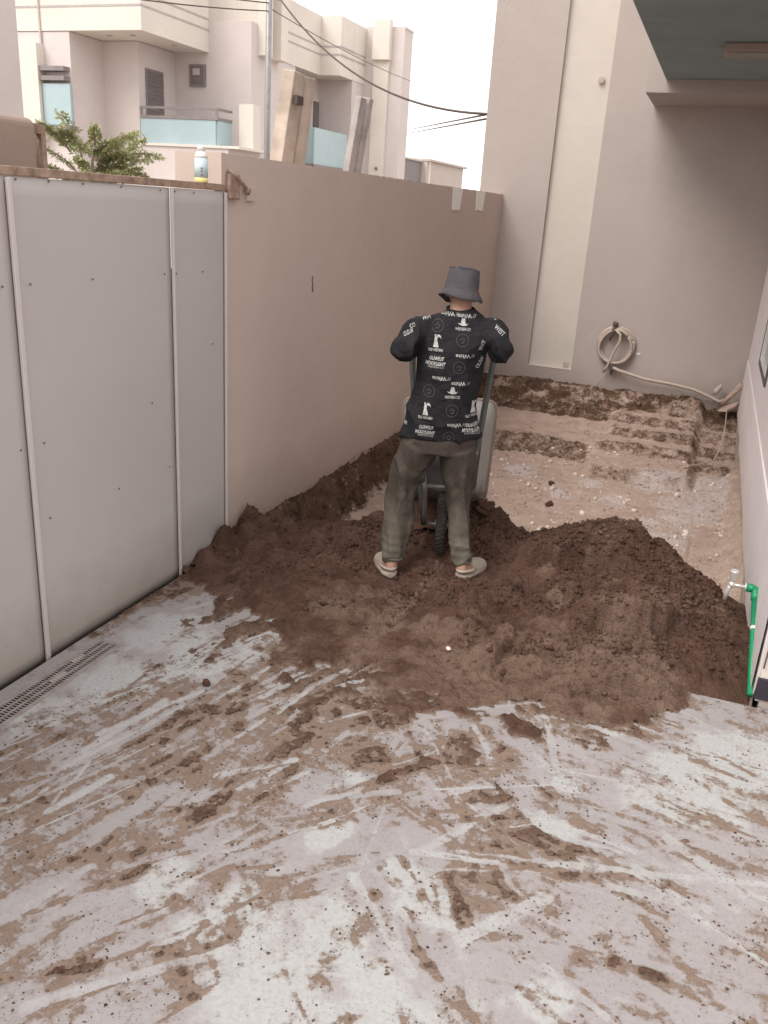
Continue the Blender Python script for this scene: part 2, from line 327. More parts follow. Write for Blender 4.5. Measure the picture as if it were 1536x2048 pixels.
STROKES = [(-2.35,1.94,-1.41,2.58,0.125,0.227,0.6),(-2.09,1.69,-1.37,2.15,0.134,0.223,0.72),(-1.87,1.49,-1.34,1.83,0.107,0.166,0.62),(-1.45,2.31,-0.7,2.86,0.121,0.211,0.75),(-1.34,2.04,-1,2.2,0.083,0.132,0.8),(-1.52,1.32,-1.25,1.4,0.098,0.138,0.25),(-2.14,3.07,-2.02,3.35,0.152,0.335,0.02),(-2.32,2.1,-2.15,3.01,0.161,0.321,0),(-2.07,2.44,-1.78,2.84,0.085,0.166,0.1),(-2.33,2.06,-2.06,2.42,0.098,0.186,0.03),(-2.24,1.92,-2.16,2.03,0.073,0.133,0),(-1.96,2.47,-1.84,2.6,0.057,0.109,1),(-1.95,2.31,-1.91,2.48,0.034,0.064,0.9),(-2.13,1.91,-2.02,2.13,0.05,0.089,1),(-1.75,1.88,-1.7,1.94,0.034,0.057,1),(-2.05,1.82,-2,1.96,0.036,0.063,0.9),(-1.79,1.83,-1.66,2.2,0.027,0.046,0.9),(-1.89,1.84,-1.85,2.08,0.036,0.061,0.15),(-1.5,1.76,-1.39,2.07,0.058,0.092,0.1),(-1.59,1.66,-1.63,1.56,0.028,0.044,0.12),(-1.24,2.17,-1.2,2.26,0.042,0.068,0.2),(-1.03,2.26,-0.92,2.4,0.045,0.074,0.03),(-0.97,1.98,-0.76,2.15,0.046,0.069,0),(-1.24,1.77,-1.13,1.88,0.052,0.078,0.08),(-1.2,1.53,-1.08,1.68,0.072,0.102,0),(-0.82,1.64,-0.71,1.88,0.071,0.1,0.02),(-0.87,1.35,-0.79,1.46,0.09,0.118,0.04),(-0.64,1.57,-0.52,1.72,0.093,0.124,0.1),(-0.99,2.1,-0.96,2.2,0.036,0.057,0.7),(-0.62,2.14,-0.56,2.11,0.052,0.079,0.02),(-0.59,1.99,-0.4,1.79,0.042,0.06,0),(-1.48,1.25,-1.38,1.4,0.059,0.083,0.08),(-0.5,1.57,-0.4,1.7,0.107,0.142,0.05),(-0.4,1.79,-0.21,1.72,0.07,0.095,0.08),(-0.86,2.65,-0.79,2.83,0.053,0.094,0.12),(-0.87,3.02,-0.7,2.9,0.024,0.044,0.08),(-0.75,2.72,-0.71,2.89,0.037,0.067,0.2),(-1.75,3.28,-1.65,3.42,0.03,0.065,0.3),(-1.36,3.07,-1.27,3.12,0.037,0.073,0.15),(-1.46,2.6,-1.43,2.7,0.038,0.07,0.25),(-1.22,2.6,-1.16,2.63,0.021,0.037,0.1),(-1.85,3,-1.68,2.98,0.052,0.106,0.3),(-0.6,3.2,-0.49,3,0.052,0.1,0.06),(-0.66,3.04,-0.44,2.91,0.055,0.102,0.3),(-0.25,3.29,-0.06,3.35,0.027,0.054,0),(-0.18,3.35,-0.04,3.39,0.023,0.046,0.05),(-0.34,2.94,-0.02,2.85,0.074,0.133,0.16),(-0.28,2.72,-0.17,2.7,0.051,0.088,0),(-0.33,2.59,-0.25,2.45,0.042,0.068,0.04),(0.02,2.12,0.03,2.04,0.054,0.079,0),(-0.2,2.02,-0.16,1.95,0.04,0.057,0.02),(-0.06,1.89,-0.03,1.96,0.036,0.05,0.05),(0.05,2.83,0.49,2.74,0.182,0.318,0.07),(0.25,3.25,0.56,3.28,0.113,0.222,0.03),(0.37,2.24,0.5,2.08,0.104,0.157,0.09),(0.09,2.45,0.48,2.44,0.074,0.12,0.14),(-0.32,2.16,-0.16,2.19,0.038,0.057,0.12),(-0.92,2.56,-0.76,2.37,0.061,0.102,0.97),(-1.41,1.85,-1.67,1.48,0.053,0.081,0.8),(-1.87,1.64,-1.72,1.86,0.049,0.08,0.9),(-1.46,1.6,-1.31,1.8,0.038,0.057,0.8),(-1.3,1.3,-1.18,1.63,0.021,0.029,0.85),(-1.2,2.52,-1.06,2.7,0.057,0.101,0.95),(-1.34,2.62,-0.78,3.15,0.064,0.12,0.92),(-1.36,2.16,-1.2,2.06,0.048,0.078,0.9),(-1.13,1.76,-1.07,1.75,0.03,0.044,0.75),(-1.14,2.03,-1,2.04,0.039,0.061,0.8),(-1.05,1.94,-0.98,1.95,0.024,0.037,0.8),(-0.26,2.25,-0.12,2.24,0.023,0.035,0.97),(-0.08,2.37,0.08,2.33,0.023,0.037,0.82),(0.06,2.33,0.26,2.35,0.025,0.039,0.9),(-0.47,2.46,-0.39,2.5,0.026,0.043,0.9),(-0.56,2.3,-0.45,2.09,0.018,0.027,0.8),(-0.45,2.09,-0.35,1.94,0.015,0.022,0.8),(-0.37,2.12,-0.27,2.05,0.037,0.055,0.8),(-0.52,1.92,-0.36,1.73,0.019,0.027,0.88),(-0.32,1.64,-0.27,1.66,0.04,0.052,0.92),(-0.67,2.01,-0.64,2,0.031,0.045,1),(0.33,2.74,0.36,2.72,0.028,0.048,1),(0,1.89,0.04,2.01,0.026,0.037,0.7),(0.17,1.95,0.29,1.9,0.021,0.03,0.8),(0.4,2.18,0.5,2.15,0.023,0.034,0.82),(-0.64,2.63,-0.49,2.56,0.051,0.085,0.88),(-0.74,2.84,-0.52,2.66,0.022,0.039,0.93),(-0.14,2.04,-0.1,2.04,0.03,0.044,0.6),(-0.13,2.48,-0.04,2.49,0.028,0.045,0.7),(-0.63,2.35,-0.59,2.33,0.026,0.041,0.9),(-0.28,2.44,-0.22,2.38,0.029,0.047,0.8),(-0.47,2.78,-0.4,2.75,0.024,0.042,0.95),(-0.23,2.65,-0.2,2.59,0.027,0.045,0.7),(0.05,2.71,0.08,2.66,0.031,0.053,0.5),(-1.19,1.39,-1.14,1.39,0.031,0.043,0.3),(-1,1.43,-0.94,1.41,0.022,0.029,0.8),(-1.13,1.46,-1.09,1.42,0.019,0.026,0.6),(-0.48,3,-0.34,3.12,0.047,0.089,0.9),(-0.39,2.97,-0.15,2.97,0.025,0.046,0.7),(-0.57,2.84,-0.45,2.79,0.041,0.073,0.85),(-0.93,2.78,-1.09,2.86,0.055,0.101,0.9),(-1.64,2.43,-1.7,2.25,0.045,0.081,0.9),(-1.59,2.54,-1.58,2.8,0.048,0.089,0.9),(-1.84,3.17,-1.42,3.17,0.048,0.1,0.8)]
def dir_noise(x, y, deg, lx, ly, o=5, off=0.):
    a = math.radians(deg); u = x*math.sin(a)+y*math.cos(a); v = x*math.cos(a)-y*math.sin(a)
    return fbm(u*lx+off, v*ly+off*.7, o, .58)
def scrape_strokes():
    """short scrapes and smears left by shovel, broom and wheel, turning from lengthwise at the gate to crosswise at the house"""
    rg = np.random.default_rng(21); out = []
    for i in range(420):
        y = .95+2.5*rg.random()**.8; x = rg.uniform(-2.2, .9)
        if x < -1.35+.3*(y-2): a = 14
        elif x < -.75: a = 38
        elif x < -.25: a = (140, 62)[int(rg.random() < .4)]
        else: a = 98
        a = math.radians(a+rg.normal(0, 13)); L = rg.uniform(.05, .16)*(1+1.6*rg.random()**3); w_ = rg.uniform(.003, .017)*(1+.6*(rg.random() < .15))
        dx_, dy_ = math.sin(a)*L, math.cos(a)*L; v = rg.random() < .5
        out.append((x-dx_, y-dy_, x+dx_, y+dy_, w_, v))
    return out
SCRAPES = scrape_strokes()
def window(x, y, x0, y0, x1, y1, r):
    if x.ndim == 2:
        c = np.searchsorted(x[0], (min(x0, x1)-r, max(x0, x1)+r)); q = np.searchsorted(y[:, 0], (min(y0, y1)-r, max(y0, y1)+r)); return (slice(q[0], q[1]), slice(c[0], c[1]))
    return np.nonzero((x > min(x0, x1)-r) & (x < max(x0, x1)+r) & (y > min(y0, y1)-r) & (y < max(y0, y1)+r))
def dirt(x, y):
    """m: how much soil lies on the slab (0..1), n: streaky noise it is compared with"""
    jx = (fbm(x*5, y*5)-.5)*.12+(fbm(x*22+9, y*22)-.5)*.04; jy = (fbm(x*5+31, y*5+7)-.5)*.12+(fbm(x*22, y*22+40)-.5)*.04
    m = .50-.26*sstep(-.6, .35, x)-.13*sstep(2.3, 1.2, y)
    m = m+.6*sstep(2.50, 3.15, y+.12*(x+.8))*(1-sstep(.10, .30, x))+.16*np.exp(-((x+1.35)/.5)**2-((y-2.2)/.45)**2)
    for x0, y0, x1, y1, hw, hl, v in STROKES:
        r = (hw*hl)**.5; w_ = window(x, y, x0, y0, x1, y1, r*1.7+.1)
        if not x[w_].size: continue
        d = capsule((x+jx)[w_] if x.ndim == 1 else x[w_]+jx[w_], y[w_]+jy[w_], x0, y0, x1, y1)
        k = (1-sstep(r*.5, r*1.5, d))*(.93 if v < .5 else .80); m[w_] = m[w_]*(1-k)+v*k
    for x0, y0, x1, y1, r, v in SCRAPES:
        w_ = window(x, y, x0, y0, x1, y1, r*1.6+.03)
        if not x[w_].size: continue
        d = capsule(x[w_]+jx[w_]*.25, y[w_]+jy[w_]*.25, x0, y0, x1, y1); k = 1-sstep(r*.75, r*1.25, d)
        mm = m[w_]; tgt = np.clip(mm+(.42 if v else -.55), 0, 1); m[w_] = mm*(1-k)+tgt*k*(mm > .07)+mm*k*(mm <= .07)
    wa = 1-sstep(-1.25, -.95, x); wc = sstep(-.45, -.15, x); wb = 1-wa-wc
    s_ = wa*dir_noise(x, y, 14, 3.2, 26)+wc*dir_noise(x, y, 98, 3.2, 24, 5, 4.)+wb*np.where(fbm(x*4, y*4, 2) > .5, dir_noise(x, y, 140, 3.2, 24, 5, 9.), dir_noise(x, y, 42, 3.2, 24, 5, 2.))
    n = .27*s_+.40*fbm(x*22, y*22, 6, .75)+.33*fbm(x*6+3, y*6, 5, .6)
    n = np.clip((n-.5)*4.2+.5, 0, 1)
    return m, n
def heap_points():
    P = [(-2.47, 4.32, .05), (-2.2, 4.4, .055), (-1.97, 4.5, .08), (-1.7, 4.55, .11), (-1.4, 4.6, .15), (-1.1, 4.72, .25), (-.95, 4.72, .21), (-.78, 4.7, .13), (-.64, 4.7, .18),
         (-.45, 4.7, .26), (-.25, 4.7, .295), (-.14, 4.7, .285), (0, 4.62, .24), (.13, 4.5, .19), (.25, 4.45, .13), (.35, 4.4, .09), (.455, 4.4, .03),
         (-2.4, 3.59, .0), (-2.14, 3.28, .002), (-1.87, 3.2, .005), (-1.52, 3.1, .008), (-1.24, 3.0, .01), (-.85, 3.02, .012), (-.63, 3.05, .012), (-.47, 3.12, .01),
         (-.26, 3.10, .01), (-.06, 3.15, .01), (.1, 3.25, 0), (.21, 3.45, -.005), (.255, 3.57, -.012), (.455, 3.6, -.03), (.4, 3.4, -.03),
         (-1.2, 3.6, .05), (-1.7, 3.6, .045), (-2.1, 3.7, .045), (-1.4, 4.0, .085), (-1.0, 4.05, .10), (-1.2, 4.25, .08), (-.7, 3.6, .07), (-.7, 4.1, .10), (-.35, 3.5, .075),
         (-.35, 3.9, .14), (-.35, 4.3, .22), (0, 3.55, .08), (0, 4.0, .19), (.25, 3.75, .09), (.25, 4.1, .14), (.455, 3.9, .03), (-2.47, 3.95, .035), (-2.3, 4.1, .07), (-1.8, 4.1, .07)]
    for x in np.linspace(-2.4, .45, 12):
        P += [(x, 5.3, -.33), (x, 5.7, -.5), (x, 2.6, -.02), (x, 2.0, -.03)]
    return np.array(P)
_HP = heap_points()
def _K(r): return np.sqrt(r*r+.01)
_A = _K(np.hypot(_HP[:, None, 0]-_HP[None, :, 0], _HP[:, None, 1]-_HP[None, :, 1]))
_HW = np.linalg.solve(_A+1e-3*np.eye(len(_HP)), _HP[:, 2]+.05)
def heap(x, y):
    z = np.full(x.shape, -.05)
    for (a, b, c), ww in zip(_HP, _HW): z = z+ww*_K(np.hypot(x-a, y-b))
    return z
def seg(a, b, x, y):
    """signed distance to a line (positive = left of a->b) and how far inside its ends"""
    dx, dy = b[0]-a[0], b[1]-a[1]; L = math.hypot(dx, dy); dx /= L; dy /= L
    t = (x-a[0])*dx+(y-a[1])*dy; s = -(x-a[0])*dy+(y-a[1])*dx
    return s, sstep(-.08, .05, t)*sstep(L+.08, L-.05, t)
SCARPS = [((-.36, 3.80), (-.02, 3.70), .06, .22), ((-.02, 3.70), (.08, 3.88), .05, .2), ((-.72, 4.28), (-.42, 4.42), .05, .2), ((-.42, 4.42), (-.24, 4.36), .045, .2),
          ((-.52, 3.95), (-.30, 4.05), .035, .15), ((-.25, 4.0), (.0, 3.93), .03, .15), ((-1.75, 3.9), (-1.45, 3.86), .025, .15), ((-2.2, 3.85), (-1.95, 3.92), .03, .15),
          ((-.62, 3.32), (-.60, 3.62), .02, .12), ((-.9, 3.75), (-.66, 3.85), .03, .15), ((-1.6, 3.45), (-1.3, 3.5), .018, .12), ((-.15, 3.36), (.12, 3.46), .03, .15)]
TRACK = [(-1.17, 4.2), (-1.15, 3.98), (-1.193, 3.629), (-1.231, 3.321), (-1.254, 3.078), (-1.333, 2.787), (-1.396, 2.402), (-1.44, 2.2)]
def track_coord(x, y):
    best = np.full(x.shape, 9.); L = 0; sv = np.zeros(x.shape); tv = np.zeros(x.shape)
    for a, b in zip(TRACK[:-1], TRACK[1:]):
        dx, dy = b[0]-a[0], b[1]-a[1]; q = math.hypot(dx, dy); dx /= q; dy /= q
        t = np.clip((x-a[0])*dx+(y-a[1])*dy, 0, q); ex = x-a[0]-t*dx; ey = y-a[1]-t*dy; d = np.hypot(ex, ey)
        s = np.sign(-ex*dy+ey*dx)*d; k = d < best; best[k] = d[k]; sv[k] = s[k]; tv[k] = (L+t)[k]; L += q
    return best, sv, tv

# ---- the slab, fine where it is seen
dx = .0045
xs = np.arange(-2.435, 1.3, dx); ys = np.append(np.arange(.85, YS, dx), YS)
X, Y = np.meshgrid(xs, ys)
m, n = dirt(X, Y); cov = m-n
_, clean_and_lit = 0, np.zeros(X.shape)
for x, y, r in ((-.95, 1.62, .16), (-.78, 1.45, .2), (-.72, 1.75, .13), (-.6, 1.35, .25), (-.45, 1.95, .10), (-.55, 1.6, .12), (-.35, 1.5, .15), (-.1, 1.75, .08), (-.22, 2.4, .09), (-.15, 2.7, .06), (-.62, 2.02, .07), (-.86, 2.1, .09), (-.9, 2.4, .07), (-1.2, 1.7, .1), (-.3, 1.25, .12), (-.45, 1.2, .3), (-.05, 3.15, .08), (-.12, 3.22, .06), (-2.05, 2.55, .2), (-1.85, 2.85, .2), (-2.1, 3.0, .2), (-1.75, 3.1, .14), (-2.2, 2.2, .15), (.3, 2.9, .25), (.1, 2.75, .15), (.45, 3.2, .2)):  # wiped patches; those by the drain also lighten away the gate's shade
    clean_and_lit = np.maximum(clean_and_lit, 1-sstep(r*.5, r*1.5, np.hypot(X-x, Y-y)+(fbm(X*9, Y*9)-.5)*.2))
for x0, y0, x1, y1, r, v in SCRAPES:
    if v: continue
    r = r*1.1; w_ = window(X, Y, x0, y0, x1, y1, r*1.6+.02); d = capsule(X[w_], Y[w_], x0, y0, x1, y1)
    clean_and_lit[w_] = np.maximum(clean_and_lit[w_], (.25+.5*((x0*37.) % 1))*(1-sstep(r*.6, r*1.6, d)))
hole = (X > -2.362) & (X < -2.243) & (Y < 2.80)
slab = gridmesh('yard_slab', X, Y, -.0006+.0016*(fbm(X*3, Y*3, 3)-.5), M['slab'], keep=~hole, attrs={'cov': cov, 'clean_and_lit': clean_and_lit})
tag(slab, kind='structure')
b = MB(); b.box(-2.435, 2.4, -6, .85, -.25, -.001); b.box(-2.43, 1.29, .85, YS-.004, -.42, -.06); b.box(1.3, 2.4, .85, 3.62, -.25, -.001)
b.add([(-2.435, YS, -.0006), (1.3, YS, -.0006), (1.3, YS+.001, -.42), (-2.435, YS+.001, -.42)], [(0, 1, 2, 3)])
sb_ = b.build('slab_base', M['cement']); tag(sb_, kind='structure')
b = MB(); b.box(-2.52, -2.436, -6, 4.06, -.25, -.045); tag(b.build('gate_track_channel', M['void']), kind='structure')

# ---- the dug-out floor behind it
dx = .015
xs = np.arange(XW-.02, XR+.03, dx); ys = np.arange(YS+.01, YB+.02, dx)
X, Y = np.meshgrid(xs, ys)
nA = fbm(X*2.2, Y*2.2)-.5; nB = fbm(X*9, Y*9, 5)-.5; nC = ridge(X*7, Y*7)-.5; nD = fbm(X*30, Y*30, 3)-.5
Xn = X+nA*.2+nB*.1; Yn = Y+nA*.30+nB*.12
Z = -.30+nA*.03+nB*.02
moist = np.zeros(X.shape)
def rise(y0, wd, dz, mask, mo=.8):
    global Z, moist
    k = sstep(y0, y0+wd, Yn); Z = Z+dz*k*mask; moist = np.maximum(moist, mo*mask*sstep(y0-.08, y0, Yn)*(1-sstep(y0+wd, y0+wd+.12, Yn)))
lt = 1-sstep(-.9, -.78, Xn); rt = 1-lt
rise(8.25, .28, .10, lt, .7); rise(8.6, .8, .06, lt, 0); rise(9.45, .3, .10, lt, .8)
rise(8.45, .12, .055, rt, .62); rise(8.9, .13, .055, rt, .66); rise(9.3, .15, .06, rt, .6)
Z = Z+rt*sstep(7.72, 7.76, Y+nB*.02)*(1-sstep(.02, .12, X))*.10; moist = np.maximum(moist, .55*rt*sstep(7.64, 7.7, Y)*(1-sstep(7.78, 7.84, Y))*(X < .1))
Z = Z+.05*sstep(9.72, 9.85, Yn); Z = Z+.09*sstep(9.86, 10.02, Yn); moist = np.maximum(moist, (.62+1.2*(fbm(X*4, Y*9)-.42))*sstep(9.55, 9.72, Yn))
# earth left along the foot of the left wall
dl = X-XW+nA*.12+nB*.10
bank = 1-sstep(.01, .17, dl); Z = np.maximum(Z, Z*(1-bank)+(-.0+nC*.07)*bank)
moist = np.maximum(moist, .95*(1-sstep(.10, .24, dl)))
# ledge (footing) along the right wall
ld = sstep(.115, .135, X+nD*.01)*sstep(5.0, 5.3, Y)*(1-sstep(7.85, 8.0, Yn)); Z = np.where(ld > 0, np.maximum(Z, -.3+.135*ld), Z)
slope = sstep(.30, .46, X+nA*.2+nB*.08); Z = Z+.12*slope*ld
rough = np.clip(moist+.25, 0, 1); Z = Z+nC*.055*rough+nD*.026*(rough+.3)
lime = np.zeros(X.shape)
for x, y, r in ((-1.42, 7.6, .16), (-.01, 7.3, .22), (-.24, 7.75, .2), (-.03, 6.3, .2), (.05, 6.9, .22), (-.75, 7.55, .12), (-.5, 7.15, .15), (-.95, 7.05, .1), (-.2, 6.65, .14), (.22, 7.7, .35), (.2, 7.1, .3), (.2, 6.7, .2), (.3, 8.2, .2), (-.1, 5.75, .15), (-.1, 7.9, .15)):
    lime = np.maximum(lime, (1-sstep(r*.3, r*1.7, np.hypot(X-x, (Y-y)*.8))))
lime = lime*(.75+.25*(1-rt))*(1-sstep(.36, .44, X)); lime = np.where(Y > 8.5, 0, lime)
PITX, PITY, PITZ, MOIST = xs, ys, Z, moist
pit = gridmesh('dug_ground', X, Y, Z, M['pit'], attrs={'lime': lime, 'moist': moist}); tag(pit, kind='structure')
def pit_z(x, y):
    i = np.clip(((y-ys0)/.015).astype(int), 0, PITZ.shape[0]-1); j = np.clip(((x-xs0)/.015).astype(int), 0, PITZ.shape[1]-1); return PITZ[i, j]
ys0, xs0 = ys[0], xs[0]

def dry_of(X, Y):
    return -.02+.24*sstep(3.85, 3.45, Y)*sstep(-2.2, -1.4, X)+.24*sstep(-.75, -.3, X)+1.5*(fbm(X*3.8, Y*3.8, 4)-.48)+.7*(fbm(X*12+5, Y*12, 3)-.5)
# ---- the heap of soil, spread out thinly over the slab
dx = .0075
xs = np.arange(-2.475, XR+.002, dx); ys = np.arange(.95, 5.75, dx)
X, Y = np.meshgrid(xs, ys)
H = heap(X, Y)
body = sstep(0, .06, H)
wx = X+(fbm(X*6, Y*6)-.5)*.12; wy = Y+(fbm(X*6+8, Y*6+3)-.5)*.12
for a, b_, hh, L in SCARPS:
    s, k = seg(a, b_, wx, wy); hh = hh*2.0; H = H+hh*k*(np.exp(-np.maximum(s, 0)/L)*sstep(-.008, .014, s))-hh*.35*k*np.exp(-np.maximum(-s, 0)/.07)*(s < 0)
H = H*1.0+((fbm(X*2.6, Y*2.6, 3)-.5)*.06+(fbm(X*8+4, Y*8, 4)-.5)*.075+(ridge(X*3.5+Y*1.5, Y*5-X, 3)-.5)*.06)*sstep(0, .09, H)
H = H+(ridge(X*11, Y*11, 4)-.55)*.034*body+(fbm(X*34, Y*34, 4, .65)-.5)*.042*sstep(-.01, .05, H)
edge_clods = sstep(4.35, 4.6, Y)*sstep(5.1, 4.8, Y); H = H+edge_clods*np.maximum(0, vn2(X*16, Y*16)-.45)*.06
# jagged lumps pushed up against the gate
for x, y, r, hh in ((-2.40, 4.25, .07, .13), (-2.42, 3.98, .06, .09), (-2.43, 3.78, .05, .06), (-2.3, 4.33, .06, .05), (-2.36, 4.12, .05, .06), (-2.2, 4.38, .05, .05)):
    H = H+hh*np.exp(-(((X-x)/r)**2+((Y-y)/r)**2)**1.3)
best, sv, tv = track_coord(X, Y)
tr = (1-sstep(.030, .042, best))*sstep(-.02, .0, H+.02)
tread = (np.sin(tv*2*math.pi/.028+np.abs(sv)*120) > .1)*((np.abs(sv) > .006) & (np.abs(sv) < .028))
# thin layer thrown on the slab
m, n = dirt(X, Y)
film = (m-n-.42)*.030; film = np.minimum(film, .010)+.009*(fbm(X*45, Y*45, 4, .7)-.52)
film = np.where(film > .0, film, -.01)
film = film*(1-sstep(YS-.15, YS-.05, Y))-.02*sstep(YS-.15, YS-.05, Y)
jag = (fbm(X*7+2, Y*7, 5, .6)-.5)*.10+(np.clip(m-n, -1, .6)-.25)*.018-.004
for lx_, ly_, z_ in ((-.225, .06, .080), (.245, .05, .106)):
    fx, fy = -1.20+lx_*math.cos(.2705)-ly_*math.sin(.2705), 4.03+lx_*math.sin(.2705)+ly_*math.cos(.2705)
    k_ = 1-sstep(.09, .22, np.hypot(X-fx, Y-fy)); H = H*(1-k_)+(z_+.010*(fbm(X*30, Y*30, 3)-.5))*k_
H = np.where(Y < YS+.1, H+jag*sstep(.055, .01, H)*sstep(YS+.1, YS-.1, Y), H)
k = sstep(-.004, .02, H); Hs = np.where(Y < YS-.1, H*k+np.maximum(film, H)*(1-k), H)
Hs = np.where((Y < YS), np.maximum(Hs, np.where(H > -.004, film, Hs)), Hs)
Hs = Hs-tr*.007*sstep(0, .02, Hs)+tr*tread*.009*sstep(0, .02, Hs)
base = np.where(Y < YS, -.0012, pit_z(X, Y))
keep = (Hs > base-.004)
edge = (X > .27) & (Y < YS+.004); Hs = np.where(edge, -.05, Hs); keep &= ~edge
keep &= ~((X < -2.436) & (Y < 3.7)); keep &= ~((X > -2.37) & (X < -2.235) & (Y < 2.82))
dryf = dry_of(X, Y)+1.0*tr*tread+.45*(1-sstep(.03, .10, best))*sstep(4.1, 3.7, Y)
pats = [(-.42, 3.95, .14), (-.2, 4.02, .12), (-.55, 3.35, .22), (-.45, 3.55, .15), (-1.75, 3.95, .1), (-1.5, 3.5, .2), (-1.2, 3.45, .15), (-1.0, 3.5, .2), (-.8, 3.3, .2)]
for x, y, r in pats: dryf = np.maximum(dryf, .85*(1-sstep(r*.4, r*1.3, np.hypot(X-x, (Y-y)*1.6)+(fbm(X*12, Y*12)-.5)*.15)))
thick_a, dry_a = np.where(Y < YS, Hs, .3), np.where(Y > 4.4, dryf*.5, dryf)
r0 = int(np.searchsorted(ys, 2.86))
soil = gridmesh('soil_heap', X[r0:], Y[r0:], Hs[r0:], M['soil'], keep=keep[r0:], attrs={'thick': thick_a[r0:], 'dry': dry_a[r0:]})
tag(soil, 'heap of moist brown soil spread over the pale slab up to the dug floor', 'soil heap')
sm_ = gridmesh('trodden_soil', X[:r0+1], Y[:r0+1], Hs[:r0+1], M['soil'], keep=keep[:r0+1], attrs={'thick': thick_a[:r0+1], 'dry': dry_a[:r0+1]}); tag(sm_, kind='stuff')
HX0, HY0, HH = xs[0], ys[0], np.maximum(Hs, base)
def ground_z(x, y):
    i = np.clip(np.round((y-HY0)/dx).astype(int), 0, HH.shape[0]-1); j = np.clip(np.round((x-HX0)/dx).astype(int), 0, HH.shape[1]-1); return HH[i, j]

# crumbs and clods: little polyhedra
def clods(name, pts, rad, mat, label=None, flat=.8, dry=None, moist=0):
    t = (1+5**.5)/2
    v0 = np.array([(-1, t, 0), (1, t, 0), (-1, -t, 0), (1, -t, 0), (0, -1, t), (0, 1, t), (0, -1, -t), (0, 1, -t), (t, 0, -1), (t, 0, 1), (-t, 0, -1), (-t, 0, 1)])/1.9
    f0 = np.array([(0, 11, 5), (0, 5, 1), (0, 1, 7), (0, 7, 10), (0, 10, 11), (1, 5, 9), (5, 11, 4), (11, 10, 2), (10, 7, 6), (7, 1, 8), (3, 9, 4), (3, 4, 2), (3, 2, 6), (3, 6, 8), (3, 8, 9), (4, 9, 5), (2, 4, 11), (6, 2, 10), (8, 6, 7), (9, 8, 1)])
    N = len(pts); v = v0[None]*(1+RNG.uniform(-.3, .3, (N, 12, 1)))*rad[:, None, None]*RNG.uniform(.7, 1.3, (N, 1, 3))*np.array([1, 1, flat])
    a = RNG.uniform(0, 6.28, N); c, s = np.cos(a)[:, None], np.sin(a)[:, None]
    v = np.stack([v[..., 0]*c-v[..., 1]*s, v[..., 0]*s+v[..., 1]*c, v[..., 2]], -1)+pts[:, None]
    f = (f0[None]+np.arange(N)[:, None, None]*12).reshape(-1, 3)
    me = bpy.data.meshes.new(name); me.vertices.add(N*12); me.vertices.foreach_set('co', v.astype(np.float32).ravel())
    me.loops.add(f.size); me.loops.foreach_set('vertex_index', f.ravel().astype(np.int32)); me.polygons.add(len(f))
    me.polygons.foreach_set('loop_start', np.arange(0, f.size, 3, dtype=np.int32)); me.update(calc_edges=True)
    for nm, val in (('thick', .3), ('dry', .25), ('moist', moist)):
        at = me.attributes.new(nm, 'FLOAT', 'POINT'); at.data.foreach_set('value', (np.full(N*12, val, np.float32) if np.isscalar(val) else np.repeat(val, 12).astype(np.float32)) if (dry is None or nm != 'dry') else np.repeat(dry, 12).astype(np.float32))
    me.materials.append(mat); o = bpy.data.objects.new(name, me); COL.objects.link(o); o['kind'] = 'stuff'
    if label: o['label'] = label
    return o
def scatter(N, x0, x1, y0, y1, prob, rmin, rmax, p=3.2):
    x = RNG.uniform(x0, x1, N); y = RNG.uniform(y0, y1, N); k = RNG.random(N) < prob(x, y); x, y = x[k], y[k]
    r = rmin*(rmax/rmin)**(RNG.random(len(x))**p); return x, y, r
def pr(x, y):
    m, n = dirt(x, y); return np.clip(.05+1.0*np.exp(-((m-n+.15)/.2)**2), 0, 1)*np.clip((fbm(x*5+1, y*5, 5, .6)-.44)*9, .03, 1)
x, y, r = scatter(52000, -2.2, 1.0, 1.0, 3.6, pr, .0008, .0050, 2.6)
ok = ~((x < -2.22) & (y < 2.85)); x, y, r = x[ok], y[ok], r[ok]
clods('soil_crumbs', np.stack([x, y, np.where(x < XR, ground_z(x, y), 0)+r*.35], -1), r, M['soil'], 'soil crumbs scattered over the pale slab', .5, RNG.uniform(.1, 1.6, len(r)))
x, y, r = scatter(34000, -2.44, .44, 2.9, 4.95, lambda x, y: np.clip(heap(x, y)*9-.25, 0, .9)*np.clip((fbm(x*4, y*4)-.42)*6+.6*((y > 4.3) | (x > 0)), .03, 1), .004, .019, 2.5)
ok = ~((x > .25) & (y < YS+.03)); x, y, r = x[ok], y[ok], r[ok]
clods('soil_clods', np.stack([x, y, ground_z(x, y)+r*.12], -1), r, M['soil'], 'loose clods lying on the soil heap', .8, dry_of(x, y)+RNG.uniform(-.3, .1, len(r)))
x, y, r = scatter(16000, -2.44, .44, 5.0, 10.1, lambda x, y: .12+.5*(fbm(x*3, y*3) > .5)+.9*((y > 9.5) | (x < -2.3)), .003, .018, 3.0)
o = clods('pit_rubble', np.stack([x, y, pit_z(x, y)+r*.1], -1), r, M['pit'], 'small earth lumps on the dug floor', .8, None, MOIST[np.clip(((y-ys0)/.015).astype(int), 0, MOIST.shape[0]-1), np.clip(((x-xs0)/.015).astype(int), 0, MOIST.shape[1]-1)])
x, y, r = scatter(900, -1.95, .4, 5.0, 8.4, lambda x, y: .1+.9*(fbm(x*2.5+5, y*2.5) > .52), .006, .026, 3)
M['chip'] = simple('pale_stone_chip', (.62, .54, .49), .9, 0, .2, 30)
clods('pale_stone_chips', np.stack([x, y, pit_z(x, y)+r*.3], -1), r, M['chip'], 'pale stone chips strewn on the dug floor')
